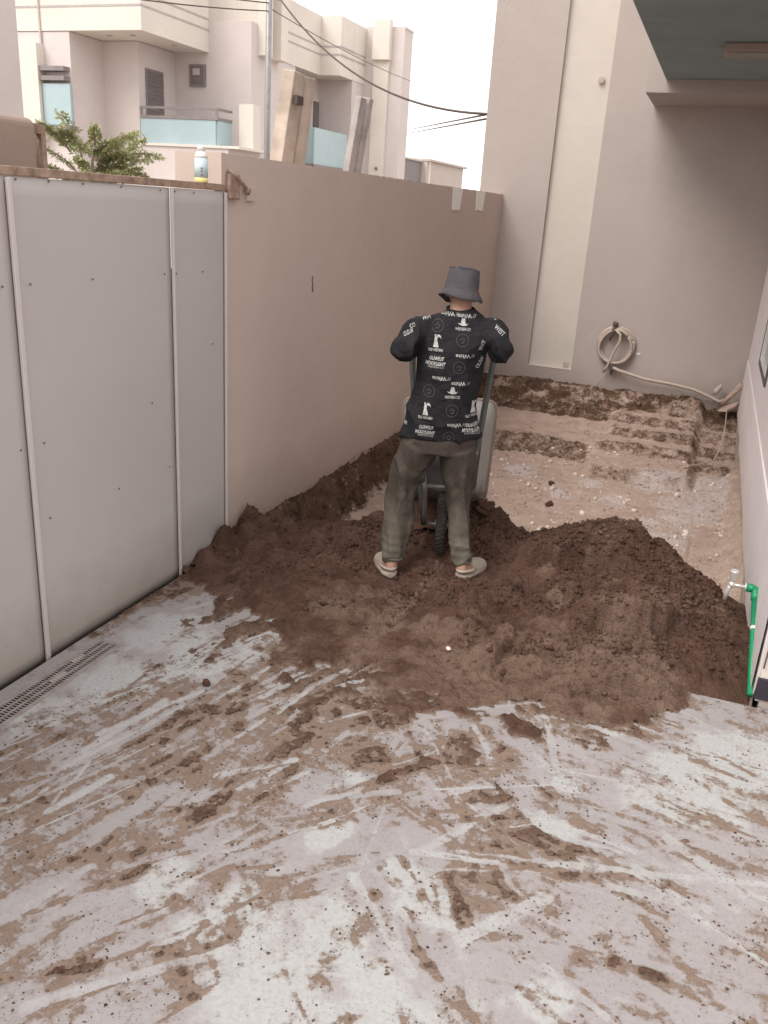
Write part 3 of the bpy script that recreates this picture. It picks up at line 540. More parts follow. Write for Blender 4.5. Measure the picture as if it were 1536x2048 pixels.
# a few lumps big enough to be things
for (x, y, rr, lb) in ((-1.72, 2.68, .024, 'largest dark soil clod on the slab beside the drain'), (-.98, 6.72, .035, 'dark lump on the dug floor right of the barrow'), (-1.07, 7.28, .032, 'dark lump on the dug floor farther behind the barrow')):
    z = float(ground_z(np.array([x]), np.array([y]))[0]) if y < 5 else float(pit_z(np.array([x]), np.array([y]))[0])
    o = clods('soil_clod', np.array([[x, y, z+rr*.5]]), np.array([rr]), M['soil']); del o['kind']; tag(o, lb, 'clod')
o = clods('stone_chip', np.array([[-.86, 3.35, float(ground_z(np.array([-.86]), np.array([3.35]))[0])+.006]]), np.array([.017]), M['chip']); del o['kind']
tag(o, 'small pale stone chip lying alone on the brown soil', 'stone')
# ------------------------------------------------------------------ boundary wall on the left
XB = -2.755
wl = empty('boundary_wall', (XW, 7, 0), 'taupe plastered boundary wall running from the gate to the house', 'wall')
nyw, nzw = 260, 30
ys = np.linspace(4.10, YB-.002, nyw); t = np.linspace(0, 1, nzw)
Y, T = np.meshgrid(ys, t, indexing='ij')
low = .03+.05*(fbm(Y*1.8, Y*0, 4)-.5)*1.4+.03*(fbm(Y*9, Y*0+5, 4)-.5)
top = 2.157+.006*(fbm(Y*7, Y*0+2, 3)-.5)-.004*(fbm(Y*22, Y*0, 2) > .66)
Z = low+(top-low)*T**1.0; X = XW+.004*(fbm(Y*1.5, Z*1.5)-.5)+.006*sstep(.12, .0, Z-low)*(fbm(Y*20, Z*20)-.4)
o = gridmesh('plaster', X, Y, Z, M['wall']); relocal(o, wl)
# masonry core exposed under the plaster
b = MB(); b.box(XB, XW-.008, 4.10, YB-.01, .0, 2.148); o = b.build('core', M['wall']); relocal(o, wl)
X2, Y2 = np.meshgrid(np.linspace(4.2, YB-.01, 400), np.linspace(-.36, .10, 34)); zz = Y2
fc = gridmesh('rough_footing', XW-.03+.045*(ridge(X2*9, zz*11)-.35)+.03*(fbm(X2*30, zz*30)-.5), X2, zz, M['pit'], attrs={'moist': .9+0*X2, 'lime': .25*(fbm(X2*5, zz*9) > .56)}); relocal(fc, wl)
b = MB(); b.box(XB, XW-.001, 4.058, 4.10, -.02, 2.157); o = b.build('end_face', plaster('peach_plaster', (.55, .46, .40))); relocal(o, wl)
for y0, y1, zb in ((8.16, 8.47, 1.955), (9.0, 9.33, 1.965)):
    b = MB(); b.add([(XW, y0, 2.150), (XW, y1, 2.150), (XW, y1-.05, zb), (XW, y0-.02+.03, zb), (XW+.007, y0, 2.150), (XW+.007, y1, 2.150), (XW+.007, y1-.05, zb), (XW+.007, y0-.02+.03, zb)],
                    [(4, 7, 6, 5), (0, 1, 2, 3), (0, 4, 5, 1), (1, 5, 6, 2), (2, 6, 7, 3), (3, 7, 4, 0)])
    o = b.build('paint_stripe', M['stripe']); relocal(o, wl)
b = MB()
for i in range(9):
    y = 5.165+.012*RNG.random(); z = 1.39+.011*i; b.box(XW-.001, XW+.003, y, y+.006+.006*RNG.random(), z, z+.012)
o = b.build('scratch', M['bolt']); relocal(o, wl)

# ------------------------------------------------------------------ back building (house wall) and right wall
hb = empty('house_back_wall', (-1, YB, 0), 'tall beige plastered house wall with one pale recessed vertical strip', 'house wall')
rx0, rx1, rz0 = -1.965, -1.445, .262
b = MB(); D = .35
b.box(XB, rx0, YB, YB+D, .115, 7); b.box(rx1, 3.5, YB, YB+D, .115, 7); b.box(rx0, rx1, YB, YB+D, .115, rz0)
o = b.build('wall', M['back']); relocal(o, hb)
b = MB(); b.box(rx0-.001, rx1+.001, YB+.055, YB+.1, rz0-.001, 7); o = b.build('recess_panel', M['panelwhite']); relocal(o, hb)
b = MB(); b.box(rx0, rx1, YB-.004, YB+.055, rz0-.004, rz0+.004); o = b.build('recess_sill', M['panelwhite']); relocal(o, hb)
b = MB(); b.box(rx1-.105, rx1-.045, YB+.045, YB+.058, rz0+.02, rz0+.075); o = b.build('junction_box', M['hose'], bevel=.003); relocal(o, hb)
b = MB(); b.lathe([(.02, -.03), (.028, -.028), (.028, .028), (.02, .03)], (0, 0, 0), 14); me = b.mesh()
o = b.build('outlet_ring', M['hose']); o.rotation_euler = (math.pi/2, 0, 0); o.location = (-1.54+1, .04, 3.35); o.scale = (1.2, 1.2, .6); o.parent = hb
xs = np.linspace(XW, XR+.02, 300); t = np.linspace(0, 1, 14); X, T = np.meshgrid(xs, t, indexing='ij')
low = -.055+.035*(fbm(X*3, X*0+3, 4)-.5)*2; Z = low+(.118-low)*T
o = gridmesh('cement_skirting', X, YB-.022-.012*(fbm(X*8, Z*8)-.5)-.006*T, Z, M['cement']); relocal(o, hb)
X2, Z2 = np.meshgrid(np.linspace(XW, XR+.02, 240), np.linspace(-.4, .06, 24))
o = gridmesh('rough_footing', X2, YB-.0+.05*(ridge(X2*9, Z2*11)-.6), Z2, M['pit'], attrs={'moist': .95+0*X2, 'lime': 0*X2}); relocal(o, hb)
# upper volume and entrance canopy
b = MB(); b.box(-.955, 3.5, 9.12, YB-.002, 3.105, 7); o = b.build('upper_bay', M['back'])
hc = empty('house_canopy', (1, 8, 3), 'dark grey canopy soffit with a beige bay under the roof at top right', 'canopy'); relocal(o, hc); o.data.materials[0] = M['soffit2'] if False else M['back']
b = MB(); b.box(-.785, 3.5, 3.9, 9.117, 3.215, 3.5); o = b.build('soffit', M['soffit']); relocal(o, hc)
b = MB(); b.box(-.785, -.765, 3.9, 9.117, 3.5, 4.3); b.box(-.765, 3.5, 3.9, 3.92, 3.5, 4.3); o = b.build('parapet', M['back']); relocal(o, hc)
lf = empty('canopy_light', (-.11, 7.4, 3.21), 'unlit rectangular ceiling light fixed under the dark canopy', 'ceiling light')
b = MB(); b.box(-.26, .20, 7.33, 7.60, 3.155, 3.2145); o = b.build('housing', M['soffit2'], bevel=.012); relocal(o, lf)
b = MB(); b.box(-.235, .175, 7.35, 7.58, 3.145, 3.1555); o = b.build('diffuser', simple('dusty_diffuser', (.30, .28, .25), .5), bevel=.004); relocal(o, lf)

rw = empty('house_side_wall', (XR, 7, 0), 'pale lavender plastered house wall along the right edge', 'house wall')
wy0, wy1, wz0, wz1 = 6.75, 7.97, .87, 2.1
b = MB(); T = .25
b.box(XR, XR+T, 3.62, wy0, .04, 3.2); b.box(XR, XR+T, wy1, YB-.003, .04, 3.2); b.box(XR, XR+T, wy0, wy1, .04, wz0); b.box(XR, XR+T, wy0, wy1, wz1, 3.2); b.box(XR+T, 2.4, 3.62, 3.87, .0, 3.2)
o = b.build('wall', M['right']); relocal(o, rw)
ys = np.linspace(3.62, YB-.03, 420); t = np.linspace(0, 1, 12); Y, T_ = np.meshgrid(ys, t, indexing='ij')
low = .05+.05*(fbm(Y*2.2, Y*0+8, 4)-.5)*2; Z = low+(.6-low)*T_
o = gridmesh('plaster_band', XR-.009-.003*(T_ < .99)-.004*(fbm(Y*2, Z*4)-.5), Y, Z, M['right']); relocal(o, rw)
b = MB(); b.box(XR-.010, XR, 3.62, YB-.03, .594, .602); o = b.build('band_edge', M['right']); relocal(o, rw)
Y2, Z2 = np.meshgrid(np.linspace(3.6, YB-.02, 420), np.linspace(-.38, .12, 34))
o = gridmesh('rough_footing', XR+.006-.02*(fbm(Y2*6, Z2*9)-.5)-.018*(fbm(Y2*25, Z2*25)-.5), Y2, Z2, M['pit'], attrs={'moist': .35*(fbm(Y2*3, Z2*4) > .5), 'lime': .42+.3*(fbm(Y2*2, Z2*7)-.5)}); relocal(o, rw)
b = MB(); b.box(XR+.03, XR+.25, 3.6, YB, -.4, .04); o = b.build('footing', M['cement']); relocal(o, rw)
wi = empty('window', (XR, 7.4, wz0), 'dark framed window set in the lavender wall on the right', 'window')
fw = .045
b = MB(); b.box(XR-.014, XR+.06, wy0, wy1, wz0, wz0+fw); b.box(XR-.014, XR+.06, wy0, wy1, wz1-fw, wz1); b.box(XR-.014, XR+.06, wy0, wy0+fw, wz0+fw, wz1-fw); b.box(XR-.014, XR+.06, wy1-fw, wy1, wz0+fw, wz1-fw)
o = b.build('frame', simple('brown_window_frame', (.10, .085, .075), .5)); relocal(o, wi)
b = MB(); i_ = fw+.001; q = .02
b.box(XR-.010, XR+.05, wy0+i_, wy1-i_, wz0+i_, wz0+i_+q); b.box(XR-.010, XR+.05, wy0+i_, wy0+i_+q, wz0+i_+q, wz1-i_); b.box(XR-.010, XR+.05, wy1-i_-q, wy1-i_, wz0+i_+q, wz1-i_)
o = b.build('inner_bead', M['white']); relocal(o, wi)
b = MB(); b.box(XR+.02, XR+.026, wy0+i_+q, wy1-i_-q, wz0+i_+q, wz1-i_); o = b.build('pane', simple('greenish_glass', (.08, .085, .08), .1, bump=0, spec=.6)); relocal(o, wi)

# ------------------------------------------------------------------ gate
ga = empty('sliding_gate', (XW, 2.6, 0), 'large off-white sheet metal gate with vertical strips and a rusty top rail', 'gate')
ed = [-.4, .56, 1.56, 2.578, 3.598, 4.084]
for a, c in zip(ed[:-1], ed[1:]):
    Yg, Zg = np.meshgrid(np.linspace(a+.004, c-.004, 24), np.linspace(-.036, 1.97, 30)); u = (Yg-a)/(c-a)
    Xg = XW+.002*np.sin(u*math.pi)*np.sin(Zg*2.1+a*3)+.0025*(fbm(Yg*2, Zg*2)-.5)
    o = gridmesh('sheet', Xg, Yg, Zg, M['gate']); relocal(o, ga); o.name = 'sheet'
    sdm = o.modifiers.new('s', 'SOLIDIFY'); sdm.thickness = .002
for y, w_ in ((.56, .03), (1.56, .03), (2.578, .022), (3.598, .016), (4.080, .016)):
    b = MB(); b.box(XW+.004, XW+.018, y-w_/2, y+w_/2, -.03, 1.966); o = b.build('strip', M['strip'], bevel=.003); relocal(o, ga)
b = MB(); b.box(XW-.045, XW+.006, -.4, 4.10, 1.974, 2.006); o = b.build('top_rail', M['rust'], bevel=.003); relocal(o, ga)
b = MB(); b.box(XW-.06, XW-.014, -.4, 4.05, -.034, .03); b.box(XW-.06, XW-.014, -.4, 4.05, 1.55, 1.6)
for y in ed[:-1]: b.box(XW-.06, XW-.014, y+.004, y+.04, .05, 1.55)
o = b.build('inner_frame', M['rust']); relocal(o, ga)
bolts = [(2.653, 1.585), (3.014, 1.585), (3.53, 1.582), (3.625, 1.58), (3.86, 1.579), (2.51, 1.584), (2.62, 1.962), (2.791, 1.962), (2.987, 1.961), (3.232, 1.96), (3.514, 1.956), (3.63, 1.955), (3.789, 1.955), (2.53, 1.96),
         (2.66, .95), (2.53, .95), (3.12, .62), (2.66, .62), (3.4, .98), (3.53, .62), (3.95, 1.2)]
b0 = MB(); b0.lathe([(.0045, 0), (.0045, .002), (.003, .004)], (0, 0, 0), 8); bme = b0.mesh('bolt'); bme.materials.append(M['bolt'])
for y, z in bolts:
    o = bpy.data.objects.new('bolt', bme); COL.objects.link(o); o.location = (XW+.006-XW, y-2.6, z); o.rotation_euler = (0, math.pi/2, 0); o.parent = ga
la = empty('gate_latch', (XW, 4.2, 2), 'rusty gate latch bracket bolted to the end of the boundary wall', 'latch')
b = MB(); b.box(XW, XW+.012, 4.30, 4.385, 1.93, 2.005); o = b.build('plate', M['wall'], bevel=.003); relocal(o, la)
b = MB(); b.tube([(XW+.015, 4.10, 2.075), (XW+.03, 4.15, 2.05), (XW+.035, 4.24, 2.0), (XW+.02, 4.30, 1.97)], .011, 8); b.ball((XW+.03, 4.27, 1.985), .02); o = b.build('bolt', M['rust'], smooth=True); relocal(o, la)
b = MB(); b.box(XW+.002, XW+.03, 4.095, 4.20, 1.935, 2.06); o = b.build('bracket', M['rust'], bevel=.008); relocal(o, la)

# drain
dr = empty('drain_grate', (-2.3, 2.2, 0), 'long slotted floor drain grate set in the slab beside the gate', 'drain')
b = MB(); x0, x1 = -2.362, -2.243
b.box(x0, x1, .9, 2.80, -.056, -.05); b.box(x0-.004, x0, .9, 2.80, -.05, -.002); b.box(x1, x1+.004, .9, 2.80, -.05, -.002); o = b.build('channel', M['void']); relocal(o, dr)
g = NM('grate_cream'); g.col(g.mix(g.ramp(g.noise(20, 4), .4, .7), (.27, .245, .24), (.20, .165, .145))).rough(.6); MG = g.m
b = MB(); rows = [(-2.347, -2.325), (-2.316, -2.292), (-2.283, -2.261)]
e = [x0]+[q for r_ in rows for q in r_]+[x1]
for i in range(0, len(e), 2): b.box(e[i], e[i+1], .9, 2.80, -.002, .0015)
b.box(rows[0][0], rows[2][1], 2.785, 2.80, -.006, .0013); o = b.build('grate', MG); relocal(o, dr)
b = MB(); mud = MB(); y = .905
while y < 2.785:
    for k, r_ in enumerate(rows):
        b.box(r_[0]-.0005, r_[1]+.0005, y, y+.0055, -.002, .001)
        if vn2(np.array([y*5.+k*.4]), np.array([k*1.1+3]))[0] > .66+.15*(y > 2.5): mud.box(r_[0], r_[1], y+.0055, y+.0152, -.006, -.001)
    y += .0152
o = b.build('cross_bars', MG); relocal(o, dr); o['kind'] = 'stuff'
o = mud.build('silt', M['hose']); relocal(o, dr); o['kind'] = 'stuff'
# rim of render round the drain
b = MB(); b.box(x0-.005, x0, 1.0, 2.805, -.002, .0012); b.box(x1, x1+.004, 1.0, 2.805, -.002, .0015); o = b.build('frame', MG); relocal(o, dr)

# ------------------------------------------------------------------ bottle on the gate
bo = empty('plastic_bottle', (XW-.02, 3.90, 2.006), 'white plastic bottle with a pale blue label and yellow base on the gate rail', 'bottle')
B = (0, 0, 0)
b = MB(); b.lathe([(.030, 0), (.033, .004), (.033, .022)], B, 20); b.build('base', M['yellow'], bo, True)
b = MB(); b.lathe([(.0332, .0), (.0332, .09)], (0, 0, .022), 20); b.build('label', M['label'], bo, True)
b = MB(); b.lathe([(.033, .112), (.031, .125), (.024, .138), (.018, .144)], B, 20); b.build('shoulder', M['white'], bo, True)
b = MB(); b.lathe([(.019, .144), (.019, .166), (.014, .171)], B, 16); b.build('cap', M['white'], bo, True)
b = MB()
for zz in (.03, .05, .062): b.box(.018, .030, -.0335, -.0325, zz, zz+.006)
o = b.build('print', M['bolt'], bo)

# ------------------------------------------------------------------ hose coil on the back wall
hs = empty('hose_coil', (-.97, 10.1, .6), 'coiled dusty hose hung on a hook on the back wall', 'hose')
b = MB()
for j in range(4):
    pts = []
    for k in range(41):
        a = 2*math.pi*k/40+j*.4; r_ = .205-.012*j+.006*math.sin(3*a+j*1.7)
        pts.append((-.97+r_*math.cos(a), 10.115-.024*(j % 3)+.006*math.sin(2*a+j), .605+r_*1.03*math.sin(a)-.006*j))
    b.tube(pts, .0155, 8)
o = b.build('loop', M['hose'], smooth=True); relocal(o, hs)
b = MB(); b.tube([(-.99, 10.06, .79), (-.93, 10.04, .74), (-.925, 10.04, .66), (-.97, 10.04, .56), (-1.0, 10.05, .44), (-1.03, 10.05, .36), (-1.06, 10.06, .30)], .0165, 8); o = b.build('free_end', M['hose'], smooth=True); relocal(o, hs)
b = MB(); b.tube([(-1.02, 10.13, .86), (-1.01, 10.07, .80), (-1.03, 10.05, .72), (-1.04, 10.06, .66)], [.02, .024, .016, .008], 8); b.ball((-1.0, 10.08, .845), .03); o = b.build('tie', M['tie'], smooth=True); relocal(o, hs)
b = MB(); b.tube([(-.99, 10.06, .42), (-.97, 10.06, .34), (-.975, 10.07, .27)], [.012, .022, .006], 7); o = b.build('rag', M['tie'], smooth=True); relocal(o, hs)
b = MB(); b.tube([(-1.01, 10.06, .39), (-1.05, 10.06, .25), (-1.12, 10.07, .10)], .005, 6); o = b.build('string', M['cord'], smooth=True); relocal(o, hs)
b = MB(); b.tube([(-.96, 10.06, .36), (-.88, 10.05, .335), (-.6, 10.05, .275), (-.3, 10.05, .255), (-.05, 10.05, .225), (.12, 10.05, .17), (.24, 10.02, .13), (.33, 9.98, .18)], .019, 10)
tag(b.build('hose', M['hose'], smooth=True), 'thick pale hose stretched along the back wall from the coil to the corner', 'hose')
# bundle of cloth in the corner
cb = empty('cloth_bundle', (.34, 10.0, .15), 'brownish cloth and foam bundle tucked in the corner by the hose end', 'cloth')
b = MB(); b.loft([((.27, 9.98, .12), (.03, 0, 0), (0, .04, .02)), ((.33, 9.97, .2), (.045, 0, .02), (0, .05, 0)), ((.40, 9.97, .3), (.05, 0, .02), (0, .05, 0)), ((.43, 9.98, .37), (.025, 0, 0), (0, .03, 0))], 14); o = b.build('roll', M['cloth'], smooth=True); relocal(o, cb)
b = MB(); b.loft([((.28, 9.93, .05), (.05, 0, 0), (0, .05, 0)), ((.35, 9.92, .10), (.08, 0, .03), (0, .05, .04)), ((.42, 9.93, .17), (.04, 0, .03), (0, .05, 0))], 14); o = b.build('fold', M['cloth'], smooth=True); relocal(o, cb)
b = MB(); b.loft([((.18, 10.03, .20), (.02, 0, 0), (0, .03, 0)), ((.20, 10.02, .26), (.045, 0, .01), (0, .03, 0)), ((.225, 10.03, .32), (.015, 0, 0), (0, .02, 0))], 12); o = b.build('scrap', M['hose'], smooth=True); relocal(o, cb)
b = MB(); b.tube([(.33, 9.90, .08), (.335, 9.6, -.02), (.325, 9.2, -.08), (.30, 8.8, -.12), (.26, 8.55, -.17), (.14, 8.35, -.18), (.05, 8.2, -.17), (-.02, 8.1, -.18)], .006, 6)
tag(b.build('cord', M['cord'], smooth=True), 'thin cord hanging from the cloth bundle down to the dug floor', 'cord')
b = MB(); b.add([(0, 0, 0), (.03, 0, .006), (.034, 0, .016), (.012, 0, .022), (-.004, 0, .012), (0, .004, 0), (.03, .004, .006), (.034, .004, .016), (.012, .004, .022), (-.004, .004, .012)], [(0, 1, 2, 3, 4), (9, 8, 7, 6, 5)]+[(i, i+5, (i+1) % 5+5, (i+1) % 5) for i in range(5)])
o = b.build('plaster_chip', M['white']); o.location = (-.73, YB-.005, .52); o.scale = (1.4, 1, 1.4); tag(o, 'small white chip mark on the back wall right of the hose coil', 'chip')

# ------------------------------------------------------------------ tap on green pipe
gp = empty('water_pipe', (.44, 4.0, 0), 'bright green plastic water pipe with an elbow running down the right wall', 'pipe')
A_, B_ = Vector((.434, 4.19, .288)), Vector((.450, 3.625, .03))
b = MB(); b.tube([B_, A_], .0165, 16); o = b.build('run', M['green'], smooth=True); relocal(o, gp)
b = MB(); d = (A_-B_).normalized(); b.tube([A_-d*.05, A_-d*.015, A_+Vector((-.002, .002, .010)), A_+Vector((-.018, .002, .016)), A_+Vector((-.045, .002, .016))], [.021, .021, .0215, .021, .021], 16)
o = b.build('elbow', M['green'], smooth=True); relocal(o, gp)
b = MB(); q = B_.lerp(A_, .62); b.tube([q-d*.009, q+d*.009], .0176, 16); o = b.build('clip', M['white'], smooth=True); relocal(o, gp)
tp = empty('tap', (.33, 4.19, .3), 'chrome tap with a cone handle above the soil heap at the right wall', 'tap')
tx, ty, tz = .388, 4.192, .304
b = MB(); b.tube([(tx, ty, tz), (tx-.006, ty, tz)], .022, 16); o = b.build('wall_flange', M['chrome'], smooth=True); relocal(o, tp)
b = MB(); b.tube([(tx-.006, ty, tz), (.325, ty, tz)], .009, 12); b.ball((.322, ty, tz), .017); b.tube([(.322, ty, tz), (.312, ty, tz-.02), (.306, ty, tz-.045), (.303, ty, tz-.085)], [.012, .012, .011, .010], 12)
o = b.build('body', M['chrome'], smooth=True); relocal(o, tp)
b = MB(); b.lathe([(.008, 0), (.009, .012), (.014, .018), (.022, .062), (.019, .068), (.004, .069)], (.322, ty, tz+.008), 10); o = b.build('handle', M['chrome'], smooth=False); relocal(o, tp)
# return face of the side wall with its dark skirting tile
b = MB(); b.box(XR+.012, 1.2, 3.606, 3.619, .02, 3.2); o = b.build('return_face', M['panelwhite']); relocal(o, rw)
b = MB(); b.box(XR+.004, 1.2, 3.592, 3.606, .035, .135); o = b.build('skirting_tile', simple('dark_purple_tile', (.035, .028, .04), .3)); relocal(o, rw)
b = MB(); b.box(.53, .60, 3.589, 3.5918, .07, .08); o = b.build('tile_mark', M['white']); relocal(o, rw)
b = MB(); b.tube([(.47, 3.585, .19), (.475, 3.585, .40), (.49, 3.585, .62)], .004, 6); o = b.build('cable', M['tie']); relocal(o, rw)

# ------------------------------------------------------------------ the street side: pole, wires, posts, pier, plants
b = MB(); b.tube([(-8.05, 14.75, 0), (-8.03, 14.72, 3), (-8.0, 14.71, 7.2)], [.062, .056, .048], 12)
po = b.build('pole', M['steel'], smooth=True); pe = empty('utility_pole', (-8.02, 14.72, 0), 'grey steel utility pole carrying wires in front of the pale houses', 'pole'); relocal(po, pe)
b = MB(); b.lathe([(.02, 0), (.05, .01), (.05, .05), (.02, .06)], (-7.9, 14.85, 5.17), 10); b.beam((-8.0, 14.72, 5.2), (-7.9, 14.85, 5.2), .03, .03); o = b.build('insulator', M['tie']); relocal(o, pe)
def wire(a, c, sag, r, label, n=24, group='overhead wires'):
    a, c = Vector(a), Vector(c); pts = [a.lerp(c, i/n)-Vector((0, 0, sag*4*(i/n)*(1-i/n))) for i in range(n+1)]
    b = MB(); b.tube(pts, r, 5); tag(b.build('overhead_wire', M['tie'], smooth=True), label, 'wire', group)
wire((-7.9, 14.85, 5.21), (XB-.005, 10.15, 2.99), .42, .014, 'thickest sagging wire from the pole to the house wall')
wire((-20, 54.1, 6.41), (XB-.005, 10.16, 2.985), .0, .012, 'upper of the two thin wires leaving low to the house wall')
wire((-20, 54.4, 6.25), (XB-.005, 10.16, 2.94), .0, .012, 'lower of the two thin wires leaving low to the house wall')
wire((-8.0, 14.71, 5.02), (-9.8, 27.9, 5.6), .1, .008, 'fine wire running from the pole to the right house')
wire((-8.0, 14.71, 5.10), (-9.0, 8.0, 4.4), .08, .010, 'upper wire leaving the pole to the left edge')
wire((-8.0, 14.71, 4.98), (-9.3, 8.0, 4.28), .12, .010, 'lower wire leaving the pole to the left edge')
def plank(name, y0, y1, x0, x1, w_, t_, z1, mat, parent):
    b = MB(); a = Vector((x0, y0, -.02)); c = Vector((x1, y1, z1)); b.beam(a, c, w_, t_, side=(1, 0, 0))
    o = b.build(name, mat, bevel=.006); relocal(o, parent)
pk = empty('concrete_posts', (-3.4, 5, 0), 'wide pair of rough tan posts leaning behind the boundary wall', 'posts')
plank('post', 5.24, 5.33, -3.09, -2.72, .155, .09, 2.71, M['wood'], pk)
plank('post', 5.60, 5.49, -3.10, -2.725, .145, .09, 2.705, M['wood'], pk)
b = MB(); b.box(-2.70, -2.665, 5.27, 5.36, 2.52, 2.57); o = b.build('notch', M['tie']); relocal(o, pk)
p2 = empty('leaning_timber', (-3.4, 6, 0), 'narrower grey timber leaning behind the middle of the boundary wall', 'timber')
plank('board', 6.33, 6.43, -3.09, -2.72, .11, .05, 2.70, M['wood2'], p2)
plank('batten', 6.47, 6.545, -3.09, -2.72, .075, .08, 2.71, M['wood2'], p2)
# pier outside the gate
b = MB(); b.box(-3.15, -2.86, 1.6, 3.19, -.02, 2.215); pi_ = b.build('street_pier', plaster('brown_plaster', (.33, .25, .21)), bevel=.035, seg=4); tag(pi_, 'brown plastered wall end outside the gate at the left edge', 'wall')
fr = empty('rusty_post', (-2.95, 3.27, 0), 'rusty metal post beside the brown wall outside the gate', 'post')
b = MB(); b.box(-2.98, -2.93, 3.285, 3.315, -.02, 2.20); o = b.build('upright', M['rust']); relocal(o, fr)
b = MB(); b.box(-2.96, -2.92, 3.19, 3.285, 2.16, 2.20); b.beam((-2.94, 3.2, 2.0), (-2.94, 3.26, 2.14), .02, .03); o = b.build('arm', M['rust']); relocal(o, fr)
b = MB(); b.box(-7.6, -7.0, 2, 7.62, -.02, 9); tag(b.build('side_building', M['nb_pink']), 'pale lavender building strip at the far left edge', 'building')

def feather_tree(root, trunk, fronds, seed, mat_leaf, stems, leaf=.05):
    rg = random.Random(seed)
    b = MB()
    for pts, r in trunk: b.tube(pts, r, 7)
    o = b.build('trunk', stems, smooth=True); relocal(o, root)
    lf_ = MB(); tw = MB()
    for (bx, by, bz, dx_, dy_, dz_, L) in fronds:
        d = Vector((dx_, dy_, dz_)).normalized(); p = Vector((bx, by, bz)); pts = [p.copy()]
        for i in range(9):
            d = (d+Vector((rg.uniform(-.05, .05), rg.uniform(-.05, .05), -.10))).normalized(); p = p+d*L/9; pts.append(p.copy())
        tw.tube(pts, [.006-.0005*i for i in range(10)], 5)
        for i in range(1, 10):
            for s_ in (-1, 1):
                dd = pts[i]-pts[i-1]; sd_ = dd.cross(Vector((0, 0, 1))).normalized()*s_; l2 = L*.30*(1-.6*i/10)*rg.uniform(.7, 1.2)
                q = pts[i]; e = q+(sd_+dd.normalized()*.6+Vector((0, 0, rg.uniform(-.5, .1)))).normalized()*l2
                tw.tube([q, e], .0015, 3, False)
                for k in range(7):
                    u = (k+.6)/7; c = q.lerp(e, u)
                    for s2 in (-1, 1):
                        ax = (e-q).normalized(); nn = Vector((rg.uniform(-1, 1), rg.uniform(-1, 1), rg.uniform(.2, 1.5))).normalized(); sv_ = ax.cross(nn).normalized()*s2
                        ll = leaf*rg.uniform(.6, 1.1); t0 = c; t1 = c+sv_*ll*.5+ax*ll*.35; t2 = c+sv_*ll+ax*ll*.2; t3 = c+sv_*ll*.55-ax*ll*.12
                        lf_.add([t0, t1, t2, t3], [(0, 1, 2, 3)])
    o = tw.build('twigs', stems, smooth=True); relocal(o, root); o['kind'] = 'stuff'
    o = lf_.build('foliage', mat_leaf); relocal(o, root); o['kind'] = 'stuff'
g = NM('dusty_leaf'); g.col(g.mix(g.ramp(g.noise(14, 3), .3, .7), (.36, .40, .18), (.55, .57, .34))).rough(.7)
tl = g.n('BsdfTranslucent'); tl.inputs[0].default_value = (.26, .28, .12, 1); ms = g.n('MixShader'); ms.inputs[0].default_value = .3
g.l(g.p.outputs[0], ms.inputs[1]); g.l(tl.outputs[0], ms.inputs[2]); g.l(ms.outputs[0], g.o.inputs[0]); M['leaf'] = g.m
tr_ = empty('feathery_tree', (-4.0, 4.95, 0), 'young feathery leaved tree showing above the gate', 'tree')
rg = random.Random(3); F_ = []
for i in range(46):
    a = rg.uniform(0, 6.28); z = rg.uniform(1.80, 2.20); r_ = rg.uniform(0, .2)
    F_.append((-4.0+r_*math.cos(a), 4.95+r_*math.sin(a)*.9, z, math.cos(a)*.7, math.sin(a)*.8, rg.uniform(.4, 1.3), rg.uniform(.14, .28)))
F_.append((-4.0, 5.1, 2.1, .1, .5, .6, .30)); F_.append((-4.0, 4.85, 2.1, .0, -.25, .9, .32))
feather_tree(tr_, [([(-4, 4.95, -.02), (-3.98, 4.97, 1.0), (-4.02, 4.93, 1.8), (-4.0, 4.95, 2.15)], [.035, .03, .018, .008]), ([(-3.98, 4.97, 1.0), (-3.95, 5.2, 1.6), (-4.0, 5.25, 2.1)], [.02, .014, .006])], F_, 3, M['leaf'], M['rust'], .032)
t2_ = empty('low_shrub', (-3.3, 10.6, 0), 'small green shrub peeping over the far end of the boundary wall', 'shrub')
F_ = []
for i in range(14):
    a = rg.uniform(0, 6.28); F_.append((-3.35+.08*math.cos(a), 10.6+.25*math.sin(a), rg.uniform(1.85, 2.05), math.cos(a)*.5, math.sin(a)*1.2, rg.uniform(.3, .9), rg.uniform(.25, .42)))
feather_tree(t2_, [([(-3.35, 10.6, -.02), (-3.33, 10.6, 1.1), (-3.35, 10.6, 2.0)], [.025, .02, .008])], F_, 5, M['leaf'], M['rust'], .05)

# ------------------------------------------------------------------ neighbouring houses
def part(name, boxes, mat, parent, label=None, bevel=0):
    b = MB()
    for q in boxes: b.box(*q)
    o = b.build(name, mat, bevel=bevel); relocal(o, parent)
    if label: o['label'] = label
    return o
h1 = empty('left_house', (-14, 18, 0), 'cream house with a stepped balcony of pale blue panels at upper left', 'house')
part('wall', [(-20, -13.86, 16.60, 20.6, -.02, 5.05), (-20, -12.93, 17.70, 20.6, 2.95, 5.05), (-20, -10.88, 19.15, 20.5, 2.9, 5.70)], M['nb_pink'], h1)
part('lower_wall', [(-13.858, -10.6, 17.66, 20.5, -.02, 2.93)], M['nb_pink'], h1)
part('upper_wall', [(-19.9, -12.6, 17.6, 20.6, 5.7, 9.5), (-12.6, -10.9, 19.62, 20.5, 5.702, 9.5)], M['nb_cream'], h1)
part('balcony_kerb', [(-12.93, -10.3, 17.62, 17.80, 2.932, 2.985), (-10.86, -10.3, 17.80, 19.1, 2.932, 2.985)], M['nb_cream'], h1)
